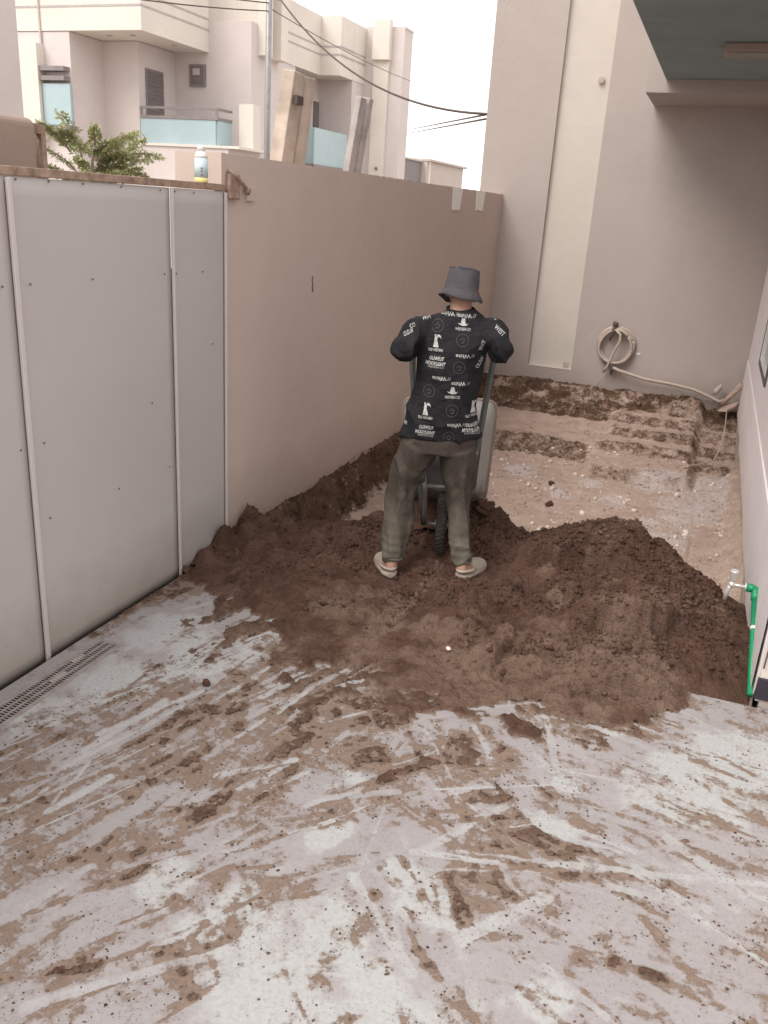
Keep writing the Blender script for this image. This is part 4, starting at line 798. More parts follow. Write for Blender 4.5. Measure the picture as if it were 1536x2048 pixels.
part('fascia', [(-20, -12.0, 16.58, 16.70, 5.06, 6.4), (-12.12, -12.0, 16.70, 19.148, 5.06, 6.4), (-20, -12.12, 16.70, 19.148, 5.06, 5.16)], M['nb_cream'], h1)
part('groove', [(-20, -12.002, 16.572, 16.58, 5.50, 5.54), (-12.0, -11.992, 16.58, 19.14, 5.50, 5.54), (-12.0, -11.992, 16.58, 19.14, 5.72, 5.76)], M['groove'], h1)
for x, y in ((-13.2, 17.1), (-12.6, 17.1), (-12.3, 18.2)):
    b = MB(); b.lathe([(.06, 0), (.06, -.012)], (x, y, 5.059), 12); o = b.build('downlight', M['groove']); relocal(o, h1)
part('fin', [(-10.88, -10.68, 19.45, 19.80, 5.06, 9.5)], M['nb_cream'], h1); part('fin', [(-10.88, -10.62, 20.10, 20.45, 5.06, 9.5)], M['nb_cream'], h1)
part('pilaster', [(-15.28, -14.56, 16.36, 16.598, 2.9, 4.80)], M['nb_cream'], h1); part('pilaster', [(-10.70, -10.34, 18.3, 18.62, 2.986, 3.90)], M['nb_cream'], h1)
lou = part('louvre', [(-14.55, -13.90, 16.40, 16.598, 4.27, 4.36)], M['rail'], h1); part('louvre', [(-14.55, -13.90, 16.40, 16.598, 4.08, 4.17)], M['rail'], h1)
part('blue_panel', [(-14.54, -13.80, 16.45, 16.52, 3.20, 4.02)], M['blue'], h1); part('ledge', [(-14.56, -13.78, 16.40, 16.598, 3.12, 3.19)], M['rail'], h1)
part('blue_panel', [(-12.90, -10.93, 17.68, 17.72, 2.987, 3.50)], M['blue'], h1); part('blue_panel', [(-10.93, -10.89, 17.72, 18.298, 2.987, 3.50)], M['blue'], h1)
part('railing', [(-12.90, -10.86, 17.66, 17.74, 3.502, 3.56), (-12.90, -10.86, 17.66, 17.72, 3.70, 3.75), (-10.93, -10.87, 17.74, 18.298, 3.502, 3.56), (-10.93, -10.87, 17.72, 18.298, 3.70, 3.75),
                 (-12.90, -12.86, 17.67, 17.71, 3.56, 3.70), (-10.93, -10.88, 17.67, 17.71, 3.56, 3.70)], M['rail'], h1)
d_ = part('door', [(-12.93, -12.90, 17.95, 18.62, 2.96, 4.56)], M['rail'], h1); part('shutter', [(-12.90, -12.89, 18.0, 18.57, 3.0+.085*i, 3.06+.085*i) for i in range(18)], M['darkglass'], h1)
w_ = part('window_frame', [(-12.52, -12.08, 19.10, 19.148, 4.34, 4.81)], M['rail'], h1)
part('window_pane', [(-12.46, -12.14, 19.085, 19.10, 4.39, 4.77)], M['darkglass'], h1); part('fan_cover', [(-12.40, -12.22, 19.07, 19.085, 4.58, 4.72)], M['nb_taupe'], h1)
part('downpipe', [(-14.62, -14.58, 16.55, 16.595, 4.3, 6.4)], M['nb_taupe'], h1)

h2 = empty('right_house', (-12, 26, 0), 'pale house with grooved stepped fascia and a blue balcony beyond the pole', 'house')
part('wall', [(-22, -12.52, 22.0, 24.60, -.02, 5.6), (-22, -13.0, 24.60, 28.12, 2.9, 5.6), (-13.0, -11.84, 27.20, 28.14, -.02, 7.2), (-22, -11.84, 24.602, 27.198, -.02, 2.84), (-22, -10.52, 28.142, 28.9, -.02, 7.2)], M['nb_pink'], h2)
part('fascia', [(-22, -12.50, 20.9, 26.22, 5.6, 7.2), (-22, -11.83, 26.222, 27.198, 5.6, 7.2), (-13.002, -11.82, 27.196, 28.141, 5.602, 7.205)], M['nb_cream'], h2)
part('fascia_edge', [(-12.86, -12.498, 24.32, 24.5, 5.58, 7.22)], M['nb_cream'], h2)
gz_ = [6.36, 6.14]
part('groove', [q for z in gz_ for q in ((-12.50, -12.492, 22, 26.21, z, z+.045), (-12.5, -11.84, 26.212, 26.220, z, z+.045), (-11.82, -11.812, 26.222, 28.13, z, z+.045))], M['groove'], h2)
part('balcony_slab', [(-12.9, -11.6, 24.1, 27.1, 2.845, 2.98)], M['rail'], h2)
part('blue_panel', [(-11.74, -11.68, 24.25, 26.62, 2.985, 3.97)], M['blue'], h2); part('blue_panel', [(-12.15, -11.742, 24.22, 24.28, 2.985, 3.97)], M['blue'], h2)
for y0, y1 in ((26.0, 26.52), (27.02, 27.19)): pass
wq = part('window', [(-13.0, -12.96, 25.95, 26.45, 3.2, 4.95)], M['darkglass'], h2); part('window', [(-13.0, -12.96, 26.85, 27.19, 3.2, 4.95)], M['darkglass'], h2)
part('pillar_cap', [(-11.50, -10.93, 27.90, 28.14, 6.30, 7.42)], M['nb_cream'], h2); part('pillar', [(-11.48, -10.97, 28.02, 28.1405, -.02, 6.298)], M['nb_cream'], h2)
b = MB(); b.lathe([(.05, 0), (.05, .03)], (0, 0, 0), 10); o = b.build('wall_lamp', M['rail']); o.location = (-11.2+12, 28.01-26, 3.1); o.rotation_euler = (math.pi/2, 0, 0); o.parent = h2
part('roof_edge', [(-22, -10.50, 28.15, 28.92, 7.2, 7.26)], M['nb_pink'], h2)
b3 = empty('far_building', (-20, 60, 0), 'low far building with a dark shed side beyond the boundary wall', 'building')
part('wall', [(-30, -19.5, 57.9, 66.5, -.02, 4.95)], M['nb_taupe'], b3); part('dark_side', [(-22.5, -19.9, 54.4, 57.89, -.02, 4.85)], simple('dark_corrugated_sheet', (.22, .20, .205), .8), b3)
part('roof', [(-30, -19.3, 57.85, 66.9, 4.95, 5.08), (-22.6, -19.8, 54.2, 57.84, 4.85, 4.95)], M['nb_taupe'], b3)
part('pipe', [(-19.5, -19.4, 58.2, 58.4, 3, 5.0)], M['nb_cream'], b3)
# ------------------------------------------------------------------ the worker
PA = math.radians(15.5); PO = Vector((-1.20, 4.03, 0))
per = empty('person', tuple(PO), 'person in grey bucket hat and printed black shirt, back turned, tipping a wheelbarrow', 'person', rz=PA)
def remesh(mb, name, voxel, mat, parent, smooth_it=2, disp=None, dec=None):
    me = mb.mesh('tmp'); o = bpy.data.objects.new('tmp', me); COL.objects.link(o)
    r = o.modifiers.new('r', 'REMESH'); r.mode = 'VOXEL'; r.voxel_size = voxel; r.use_smooth_shade = True
    s_ = o.modifiers.new('s', 'SMOOTH'); s_.iterations = smooth_it; s_.factor = .5
    dg = bpy.context.evaluated_depsgraph_get(); dg.update()
    nm = bpy.data.meshes.new_from_object(o.evaluated_get(dg)); bpy.data.objects.remove(o)
    if disp:
        n = len(nm.vertices); co = np.empty(n*3, np.float32); no = np.empty(n*3, np.float32)
        nm.vertices.foreach_get('co', co); nm.vertices.foreach_get('normal', no); co = co.reshape(-1, 3); no = no.reshape(-1, 3)
        co = co+no*disp(co)[:, None]; nm.vertices.foreach_set('co', co.astype(np.float32).ravel()); nm.update()
    nm.name = name; nm.materials.clear(); nm.materials.append(mat); nm.polygons.foreach_set('use_smooth', [True]*len(nm.polygons))
    ob = bpy.data.objects.new(name, nm); COL.objects.link(ob); ob.parent = parent; return ob
def limb(mb, pts, n=16):
    """pts: (centre, radius) or (centre, rx, ry) - round sections across the path"""
    P = [Vector(p[0]) for p in pts]; rings = []
    for i, q in enumerate(pts):
        d = (P[min(i+1, len(P)-1)]-P[max(i-1, 0)]).normalized(); ref = Vector((1, 0, 0)) if abs(d.x) < .8 else Vector((0, 0, 1))
        a = (ref-d*ref.dot(d)).normalized(); b_ = d.cross(a)
        rings.append((P[i], a*q[1], b_*(q[2] if len(q) > 2 else q[1])))
    mb.loft(rings, n)
    mb.ball(P[0], min(pts[0][1:])*.98, 12, 8); mb.ball(P[-1], min(pts[-1][1:])*.98, 12, 8)

g = NM('skin'); g.col(g.mix(g.noise(30), (.27, .150, .108), (.33, .195, .145))).rough(.55, 0, .4); g.p.inputs['Subsurface Weight'].default_value = .1; g.p.inputs['Subsurface Radius'].default_value = (.02, .008, .004); M['skin'] = g.m
g = NM('black_shirt_cloth'); g.col(g.mix(g.ramp(g.noise(9, 4, vec=g.co), .35, .7), (.007, .007, .009), (.015, .015, .018))).rough(.85, 0, .25); g.bump(g.noise(9, 3, .5, 1.5, vec=g.scale((1, 1, 1.6), g.co)), .55, .03)
g.p.inputs['Sheen Weight'].default_value = .0; M['shirt'] = g.m
g = NM('dusty_trouser_cloth'); zz = g.n('SeparateXYZ'); g.l(g.co, zz.inputs[0])
dust = g.math('ADD', g.ramp(zz.outputs[2], .75, .15, 0, .55), g.math('MULTIPLY', g.math('SUBTRACT', g.noise(9, 5, .65, vec=g.co), .5), 1.1))
g.col(g.mix(g.ramp(dust, .1, .7), (.058, .046, .039), (.145, .130, .102))).rough(.9, 0, .2); g.bump(g.noise(13, 4, .55, 1.0, vec=g.scale((1, 1, .35), g.co)), .6, .03); g.p.inputs['Sheen Weight'].default_value = 0; M['trouser'] = g.m
M['hat'] = simple('faded_navy_grey_cloth', (.072, .066, .074), .9, 0, .18, 14, .3, 500, .2, True)
M['clog'] = simple('dusty_clog', (.33, .28, .235), .8, 0, .15, 20, .3, 90, .3, True)
M['hair'] = simple('dark_hair', (.02, .016, .014), .7, 0, .3, 80, .6, 300)

HL, HR = Vector((-.175, .33, 1.255)), Vector((.265, .33, 1.285))       # hands on the grips
EL, ER = Vector((-.200, -.02, 1.296)), Vector((.276, -.02, 1.318)); SL, SR = Vector((-.118, .10, 1.405)), Vector((.225, .10, 1.412))
b = MB()
# torso, neck, head
b.loft([((.015, .05, .83), (.12, 0, 0), (0, .07, 0)), ((.02, .05, .95), (.13, 0, 0), (0, .08, 0)), ((.035, .06, 1.12), (.125, 0, 0), (0, .085, 0)), ((.04, .09, 1.28), (.15, 0, 0), (0, .10, 0)), ((.055, .12, 1.41), (.155, 0, 0), (0, .075, 0)), ((.06, .13, 1.46), (.09, 0, 0), (0, .06, 0))], 24)
limb(b, [((.06, .13, 1.44), .062), ((.062, .155, 1.50), .054), ((.064, .175, 1.56), .055)])
b.ball((.064, .20, 1.580), .088, 20, 14, (.84, 1.04, 1.05)); b.ball((.064, .245, 1.535), .055, 14, 10, (.95, 1.1, .9))
b.loft([((.064, .292, 1.585), (.010, 0, 0), (0, .008, 0)), ((.064, .312, 1.555), (.016, 0, 0), (0, .014, 0))], 8)     # nose
for s_ in (-1, 1): b.ball((.064+s_*.079, .195, 1.565), .026, 10, 8, (.35, .7, 1.1)); b.ball((.064+s_*.030, .285, 1.592), .012, 8, 6)
limb(b, [((.05, .283, 1.525), .008), ((.078, .283, 1.525), .008)])
for S_, E_, H_, s_ in ((SL, EL, HL, -1), (SR, ER, HR, 1)):
    limb(b, [(S_, .040), (S_.lerp(E_, .5), .036), (E_, .032)]); wrist = H_+Vector((0, -.075, -.005))
    limb(b, [(E_, .032), (E_.lerp(wrist, .35), .034), (wrist, .025)]); limb(b, [(wrist, .026, .022), (H_+Vector((s_*.012, -.03, .012)), .038, .018), (H_+Vector((s_*.014, .01, .030)), .040, .014)])
    for k in range(4):                         # fingers closed round the grip (which runs along z, tilted)
        o_ = Vector((s_*.005, 0, .034-.021*k)); Lf = (1.0, 1.08, 1.0, .85)[k]; r_ = .0088
        pts = [H_+o_+Vector((s_*.026, -.012, 0)), H_+o_+Vector((s_*.030, .016*Lf, 0)), H_+o_+Vector((s_*.012, .034*Lf, 0)), H_+o_+Vector((-s_*.012, .033*Lf, 0)), H_+o_+Vector((-s_*.024, .016*Lf, 0))]
        limb(b, [(p, r_*(1-.06*i)) for i, p in enumerate(pts)], 8)
    limb(b, [(H_+Vector((s_*.0, -.035, .012)), .0115), (H_+Vector((-s_*.022, -.026, .028)), .0105), (H_+Vector((-s_*.029, .0, .040)), .0095)], 8)
# legs and feet
LEG = {-1: [(-.07, .05, .80), (-.125, .055, .62), (-.158, .065, .46), (-.172, .03, .30), (-.184, .0, .175)], 1: [(.095, .05, .80), (.125, .06, .62), (.152, .075, .46), (.172, .04, .30), (.186, .005, .195)]}
FOOT = {-1: (Vector((-.187, -.045, .085)), Vector((-.262, .165, .085))), 1: (Vector((.190, -.045, .110)), Vector((.300, .150, .110)))}
for s_ in (-1, 1):
    limb(b, [(p, r_) for p, r_ in zip(LEG[s_], (.058, .044, .038, .038, .034))])
    h_, t_ = FOOT[s_]; limb(b, [(Vector(LEG[s_][-1]), .034), (h_+Vector((0, .01, .045)), .030)]); u = (t_-h_)
    limb(b, [(h_+u*.08+Vector((0, 0, .038)), .028, .026), (h_+u*.4+Vector((0, 0, .036)), .034, .026), (h_+u*.85+Vector((0, 0, .026)), .036, .014)])
body = remesh(b, 'body', .0058, M['skin'], per, 2)
for s_ in (-1, 1):
    e_ = MB(); e_.ball((.064+s_*.030, .2945, 1.590), .006, 8, 6); e_.build('eye', M['hair'], per, True)
# hair below the hat
b = MB(); b.loft([((.064, .175, 1.530), (.050, 0, 0), (0, .034, 0)), ((.064, .185, 1.555), (.066, 0, 0), (0, .060, 0)), ((.064, .195, 1.60), (.078, 0, 0), (0, .090, 0)), ((.064, .20, 1.645), (.066, 0, 0), (0, .075, 0))], 20)
remesh(b, 'hair', .006, M['hair'], per, 1, lambda c: .006*(vn3(c*90)-.3))

# trousers
def tdisp(c):
    side = (c[:, 0] > .01); f = np.stack([c[:, 0]*7, c[:, 1]*7, c[:, 2]*4+c[:, 0]*6], 1)
    k = np.clip((.9-c[:, 2])/.7, 0, 1)
    long_ = (1-np.abs(2*vn3(np.stack([c[:, 0]*17+c[:, 2]*3, c[:, 1]*15, c[:, 2]*3.2], 1)+11)-1))**3
    ank = np.exp(-((c[:, 2]-.25)/.09)**2)*np.sin(c[:, 2]*150+8*vn3(c*12))*.004
    top = np.clip((.80-c[:, 2])/.14, .12, 1)
    return ((vn3(f*2+3)-.5)*.030+(long_-.3)*.034)*top+ank*.5
b = MB()
b.loft([((.014, .045, .90), (.190, 0, 0), (0, .118, 0)), ((.014, .045, .84), (.196, 0, 0), (0, .125, 0)), ((.006, .045, .775), (.170, 0, 0), (0, .118, 0))], 28)
limb(b, [((-.088, .045, .80), .100, .112), ((-.128, .05, .70), .086, .092), ((-.152, .055, .60), .072, .078), ((-.162, .06, .50), .068, .074), ((-.172, .05, .40), .064, .070), ((-.178, .03, .30), .060, .062), ((-.185, .0, .22), .052, .052), ((-.186, -.005, .185), .047, .048)], 22)
limb(b, [((.108, .045, .80), .098, .112), ((.128, .052, .70), .090, .092), ((.136, .06, .60), .076, .080), ((.150, .065, .50), .068, .076), ((.163, .055, .40), .061, .070), ((.173, .035, .30), .056, .062), ((.182, .005, .235), .050, .054), ((.186, .0, .205), .044, .047)], 22)
tr = remesh(b, 'trousers', .0075, M['trouser'], per, 3, tdisp)
for s_, z in ((-1, .178), (1, .198)):
    b = MB(); c = Vector(LEG[s_][-1]); pts = [(c.x+.050*math.cos(a), c.y-.003+.051*math.sin(a), z+.004*math.sin(3*a)) for a in np.linspace(0, 6.283, 25)]; b.tube(pts, .006, 8, False); b.build('cuff', M['trouser'], tr, True)

# shirt
def sdisp(c):
    fold = (1-np.abs(2*vn3(np.stack([c[:, 0]*11+c[:, 2]*5, c[:, 1]*9, c[:, 2]*6-c[:, 0]*3], 1)+5)-1))**2
    lowk = np.clip((1.25-c[:, 2])/.35, 0, 1)
    arm = np.clip((np.abs(c[:, 0]-.04)-.16)/.05, 0, 1)*(c[:, 2] > 1.2)
    return (vn3(c*7)-.5)*.018+(fold-.4)*(.012+.012*lowk+.022*arm)
b = MB()
b.loft([((.014, .045, .857), (.207, 0, .008), (0, .130, 0)), ((.014, .045, .93), (.192, 0, .006), (0, .124, 0)), ((.022, .05, 1.03), (.170, 0, 0), (0, .112, 0)), ((.036, .06, 1.13), (.157, 0, 0), (0, .104, 0)), ((.036, .075, 1.22), (.163, 0, 0), (0, .112, 0)),
        ((.038, .09, 1.30), (.176, 0, 0), (0, .118, 0)), ((.050, .11, 1.375), (.184, 0, .004), (0, .108, 0)), ((.055, .12, 1.420), (.158, 0, .004), (0, .088, 0)), ((.060, .13, 1.463), (.118, 0, .003), (0, .068, 0)), ((.063, .135, 1.486), (.070, 0, .002), (0, .058, 0))], 36)
for S_, E_, H_, s_ in ((SL, EL, HL, -1), (SR, ER, HR, 1)):
    limb(b, [(S_+Vector((-s_*.02, 0, -.008)), .058), (S_.lerp(E_, .35), .060), (S_.lerp(E_, .75), .050), (E_+Vector((s_*.004, -.004, -.004)), .045)], 18)
    limb(b, [(E_, .054), (E_.lerp(H_, .35), .050), (E_.lerp(H_, .6), .044)], 18)
shirt = remesh(b, 'shirt', .0065, M['shirt'], per, 3, sdisp)
b = MB(); pts = [(.063+.067*math.cos(a), .137+.055*math.sin(a), 1.489+.010*math.sin(a)) for a in np.linspace(0, 6.283, 29)]; b.tube(pts, .008, 8, False); b.build('collar', M['shirt'], shirt, True)

# hat
hat_c = Vector((.058, .185, 1.585)); b = MB()
tilt = Matrix.Rotation(math.radians(5), 3, 'Y') @ Matrix.Rotation(math.radians(-9), 3, 'X')
prof = [(.004, .102), (.045, .101), (.074, .096), (.0800, .088), (.0835, .05), (.0875, .012), (.0900, -.004), (.094, -.010), (.106, -.030), (.118, -.050), (.1155, -.0525), (.103, -.033), (.090, -.014), (.083, -.006), (.080, .05), (.074, .086), (.01, .09)]
b.loft([(hat_c+tilt @ Vector((0, 0, z)), tilt @ Vector((r_*.97, 0, 0)), tilt @ Vector((0, r_*1.12, 0))) for r_, z in prof], 40)
me = b.mesh('bucket_hat')
for v in me.vertices:
    q = v.co-hat_c; ang = math.atan2(q.y, q.x); k = max(0, -q.z)/.05; v.co.z += (.010*math.sin(2*ang+.6)+.005*math.sin(5*ang))*k; v.co += Vector((1, 1, 0))*.002*math.sin(7*ang+q.z*60)
    if q.z > .07: v.co.z += .006*math.sin(q.x*45+1)*math.cos(q.y*40)
hat = bpy.data.objects.new('bucket_hat', me); COL.objects.link(hat); hat.parent = per; me.materials.append(M['hat']); me.polygons.foreach_set('use_smooth', [True]*len(me.polygons))
b = MB(); b.tube([tuple(hat_c+tilt @ Vector((.0905*.97*math.cos(a), .0905*1.12*math.sin(a), -.005))) for a in np.linspace(0, 6.283, 41)], .0016, 6, False); b.tube([tuple(hat_c+tilt @ Vector((.079*.97*math.cos(a), .079*1.12*math.sin(a), .091))) for a in np.linspace(0, 6.283, 41)], .0018, 6, False)
b.build('seam', M['hat'], hat, True)

# clogs
for s_ in (-1, 1):
    h_, t_ = FOOT[s_]; u = t_-h_; L = u.length; d = u/L; sv_ = Vector((d.y, -d.x, 0))
    cl = []
    b = MB(); rings = []
    for k in range(11):
        q = k/10; wd = .036+.014*math.sin(math.pi*min(1, q*1.05)**.8)+(.004 if q > .5 else 0)
        if k in (0, 10): wd *= .62
        c = h_-d*.018+d*(L+.036)*q; rings.append((c+Vector((0, 0, .008)), sv_*wd, Vector((0, 0, .019))))
    b.loft(rings, 16); sole = remesh(b, 'clog', .005, M['clog'], per, 2)
    b = MB(); rings = []
    for k in range(9):
        q = .36+.66*k/8; hh = (.070, .075, .073, .067, .060, .053, .045, .034, .018)[k]; wd = (.041, .044, .047, .049, .050, .049, .045, .037, .020)[k]
        c = h_-d*.018+d*(L+.036)*q; rings.append((c+Vector((0, 0, .010)), sv_*wd, Vector((0, 0, hh))))
    b.loft(rings, 20); up_ = remesh(b, 'clog_upper', .005, M['clog'], None, 2); up_.parent = sole
    b = MB(); pts = []
    for k in range(13):
        a = math.pi*(k/12); c = h_+d*(.075-.095*math.sin(a))+sv_*.043*math.cos(a)+Vector((0, 0, .040+.004*math.sin(a))); pts.append(c)
    b.tube(pts, .0085, 8); o = b.build('heel_strap', M['clog'], None, True); o.parent = sole

# prints on the shirt: flat lettering and marks laid on the cloth
bpy.context.view_layer.update()
bm = bmesh.new(); bm.from_mesh(shirt.data); BV = BVHTree.FromBMesh(bm); bm.free()
M['print'] = simple('white_print', (.33, .33, .32), .8, 0, .4, 60, 0); M['ring'] = simple('grey_print', (.05, .05, .055), .8, 0, .1, 60, 0)
def conform(me, name, mat, off=.0022):
    bm = bmesh.new(); bm.from_mesh(me)
    bmesh.ops.triangulate(bm, faces=bm.faces)
    for _ in range(2):
        es = [e for e in bm.edges if e.calc_length() > .010]
        if es: bmesh.ops.subdivide_edges(bm, edges=es, cuts=1)
    bmesh.ops.triangulate(bm, faces=bm.faces)
    bad = []
    for v in bm.verts:
        hit = BV.ray_cast(Vector((v.co.x, -.6, v.co.z)), Vector((0, 1, 0)))
        if hit[0] is None: bad.append(v)
        else: v.co = hit[0]+Vector((0, -off, 0))+hit[1]*.0006
    bmesh.ops.delete(bm, geom=bad, context='VERTS')
    long_ = [f for f in bm.faces if max(e.calc_length() for e in f.edges) > .05]
    bmesh.ops.delete(bm, geom=long_, context='FACES')
    m2 = bpy.data.meshes.new(name); bm.to_mesh(m2); bm.free(); m2.materials.append(mat)
    if len(m2.polygons) == 0: return
    o = bpy.data.objects.new(name, m2); COL.objects.link(o); o.parent = shirt
def local_xz(px, pz): return px, pz
def text(sx, sz, s, size, rot=0, shear=0, squash=1.0, w=None, mirror=False, bold=0):
    cu = bpy.data.curves.new('t', 'FONT'); cu.body = s; cu.size = size; cu.align_x = 'CENTER'; cu.align_y = 'CENTER'; cu.shear = shear; cu.offset = bold; cu.resolution_u = 3
    o = bpy.data.objects.new('t', cu); COL.objects.link(o); dg = bpy.context.evaluated_depsgraph_get(); me = bpy.data.meshes.new_from_object(o.evaluated_get(dg)); bpy.data.objects.remove(o)
    xs_ = [v.co.x for v in me.vertices]; wd = max(xs_)-min(xs_); k = (w/wd) if w else 1
    c, sn = math.cos(rot), math.sin(rot)
    for v in me.vertices:
        x, y = v.co.x*k*(-1 if mirror else 1), v.co.y*squash; v.co = Vector((sx+x*c-y*sn, 0, sz+x*sn+y*c))
    conform(me, 'print', M['print'])
def shape(sx, sz, polys, k=1.0, rot=0):
    me = bpy.data.meshes.new('s'); V = []; F = []; c, sn = math.cos(rot), math.sin(rot)
    for p in polys: F.append(tuple(range(len(V), len(V)+len(p)))); V += [(sx+(x*c-y*sn)*k, 0, sz+(x*sn+y*c)*k) for x, y in p]
    me.from_pydata(V, [], F); conform(me, 'print', M['print'])
def ring(sx, sz, R_):
    me = bpy.data.meshes.new('r'); V = []; F = []; n = 28
    for i in range(n):
        a = 2*math.pi*i/n
        for q in (R_, R_*.90): V.append((sx+q*math.cos(a), 0, sz+q*math.sin(a)))
    F = [(2*i, 2*((i+1) % n), 2*((i+1) % n)+1, 2*i+1) for i in range(n)]; m_ = len(V)
    for (x0, z0, x1, z1) in ((-.5, -.1, .1, .5), (0, -.5, .45, .2), (-.3, -.4, .3, -.35), (-.1, .1, .3, .15)):
        dx_, dz_ = x1-x0, z1-z0; l = math.hypot(dx_, dz_); nx, nz = -dz_/l*.05, dx_/l*.05; F.append(tuple(range(len(V), len(V)+4)))
        V += [(sx+(x0+nx)*R_, 0, sz+(z0+nz)*R_), (sx+(x1+nx)*R_, 0, sz+(z1+nz)*R_), (sx+(x1-nx)*R_, 0, sz+(z1-nz)*R_), (sx+(x0-nx)*R_, 0, sz+(z0-nz)*R_)]
    me.from_pydata(V, [], F); conform(me, 'print', M['ring'], .0018)
HAT = [[(-.030, .004), (-.022, -.006), (0, -.012), (.020, -.010), (.034, .004), (.024, -.001), (.014, .004), (.010, .026), (.003, .031), (-.002, .026), (-.008, .029), (-.014, .004), (-.020, -.001)]]
FIG = [[(-.016, -.034), (.016, -.034), (.010, -.012), (.004, .004), (-.004, .010), (-.012, -.004)], [(-.012, .0), (.004, .006), (.006, .020), (-.002, .026), (-.012, .018)], [(-.012, .022), (-.002, .022), (-.004, .036), (-.012, .036)], [(.002, .022), (.020, .020), (.028, .010), (.022, .030), (.010, .036), (.002, .032)]]
LST = [('W',-0.001,1.469),
('W',0.083,1.466),
('W',0.093,1.282),
('W',-0.013,1.168),
('W',0.083,1.148),
('W',0.081,0.946),
('H',0.081,1.43),
('H',0.059,1.107),
('F',-0.042,1.342),
('F',-0.065,1.013),
('F',0.17,1.03),
('B',-0.034,1.248),
('B',-0.057,0.911),
('B',0.175,0.931),
('R',-0.043,1.412),
('R',0.086,1.354),
('R',0.081,1.225),
('R',-0.057,1.1),
('R',0.065,1.016),
('R',0.061,0.882),
('S',0.185,1.335,'WHITE',1.2,0.05),
('S',0.181,1.25,'OLIW',1.1,0.06),
('S',-0.166,1.405,'CO',0.5,0.03),
('S',-0.183,1.373,'OLD W',0.5,0.05),
('S',0.261,1.413,'WEST',-0.7,0.06),
('S',0.231,1.47,'CO',-0.5,0.03),
('S',-0.103,1.446,'WH',0.3,0.04),
('S',-0.169,0.92,'WH',0,0.025),
('S',-0.01,1.488,'WESTERN CO',0,0.07)]
for it in LST:
    k, x, z = it[0], it[1], it[2]; ex = it[3] if len(it) > 3 else 1
    if k == 'W': text(x, z, 'White', .030, math.pi+.05, -.15, .9, .072, bold=.0005); text(x+.050, z, '//', .030, 0, 0, .8)
    elif k == 'H': shape(x, z, HAT, .85); text(x+.002, z-.026, 'WESTERN CO', .018, w=.075, bold=.0004); text(x+.002, z-.016, '- - - - - -', .008, w=.05)
    elif k == 'F': shape(x, z, FIG, .85); text(x, z-.042, 'OLD WESTERN', .017, w=.072, bold=.0005); text(x, z-.0625, '_ _ _ _ _ _', .008, w=.055)
    elif k == 'B': text(x, z+.012, 'OLIWEUT', .028, 0, .15, .85, .074, bold=.0012); text(x-.004, z-.013, 'MOOYLIGHT', .028, 0, .15, .85, .100, bold=.0012); text(x, z-.029, 'WESTERN CO', .014, w=.08)
    elif k == 'R': ring(x, z, .030)
    elif k == 'S': text(x, z, it[3], .03, it[4], 0, .9, it[5], bold=.0006)

# ------------------------------------------------------------------ the wheelbarrow, tipped up on its wheel
bar = empty('wheelbarrow', tuple(PO), 'grey steel wheelbarrow tipped up on its wheel in front of the worker', 'wheelbarrow', rz=PA)
M['btube'] = simple('green_grey_tube', (.11, .12, .11), .45, .5, .2, 20, .1, 100, .4, True); M['btube2'] = simple('worn_grey_tube', (.30, .28, .27), .5, .4, .2, 20, .1, 100, .4, True)
g = NM('dusty_grey_tray'); tz_ = g.n('SeparateXYZ'); g.l(g.co, tz_.inputs[0])
mud_ = g.math('ADD', g.ramp(tz_.outputs[2], .75, .30, 0, .7), g.math('MULTIPLY', g.math('SUBTRACT', g.noise(14, 6, .75, vec=g.co), .5), 1.6))
g.col(g.mix(g.ramp(mud_, .35, .75), g.mix(g.noise(5, 3, vec=g.co), (.25, .235, .22), (.33, .31, .29)), (.12, .085, .065))).rough(.6, .1, .35); g.bump(g.noise(25, 4, vec=g.co), .2, .01); M['tray'] = g.m; M['trayshade'] = simple('shade_painted_tray_floor', (.075, .068, .068), .7, .1, .25, 8, .2, 60, .3, True)  # floor is the same metal, with the underside's shade painted into its colour
WC = Vector((.060, .36, .252)); WR = .185
b = MB(); n = 48; prof = [(.118, -.022), (.150, -.031), (.172, -.027), (.183, -.012), (.183, .012), (.172, .027), (.150, .031), (.118, .022)]
v = []; f = []
for i in range(n):
    a = 2*math.pi*i/n
    for r_, x in prof: v.append((WC.x+x, WC.y+r_*math.cos(a), WC.z+r_*math.sin(a)))
m_ = len(prof)
for i in range(n):
    for k in range(m_): f.append((i*m_+k, i*m_+(k+1) % m_, ((i+1) % n)*m_+(k+1) % m_, ((i+1) % n)*m_+k))
b.add(v, f)
for i in range(44):
    a = 2*math.pi*i/44
    for s_ in (-1, 1):
        aa = a+(.035 if s_ > 0 else -.035); c0 = Vector((WC.x+s_*.003, WC.y+.184*math.cos(aa), WC.z+.184*math.sin(aa))); c1 = Vector((WC.x+s_*.024, WC.y+.178*math.cos(aa+.05), WC.z+.178*math.sin(aa+.05)))
        b.beam(c0, c1, .010, .008, side=(0, math.cos(aa), math.sin(aa)))
wh = b.build('wheel', simple('dusty_tyre', (.05, .042, .036), .9, 0, .5, 25, .4, 80, .3, True), bar, True)
b = MB(); b.lathe([(.03, -.035), (.03, -.012), (.112, -.008), (.120, -.02), (.120, .02), (.112, .008), (.03, .012), (.03, .035)], (0, 0, 0), 24); me = b.mesh('rim'); me.transform(Matrix.Translation(WC) @ Matrix.Rotation(math.pi/2, 4, 'Y'))
rim = bpy.data.objects.new('rim', me); me.materials.append(M['btube2']); COL.objects.link(rim); rim.parent = wh
b = MB(); b.tube([WC+Vector((-.105, 0, 0)), WC+Vector((.105, 0, 0))], .010, 10); b.build('axle', M['btube2'], bar, True)
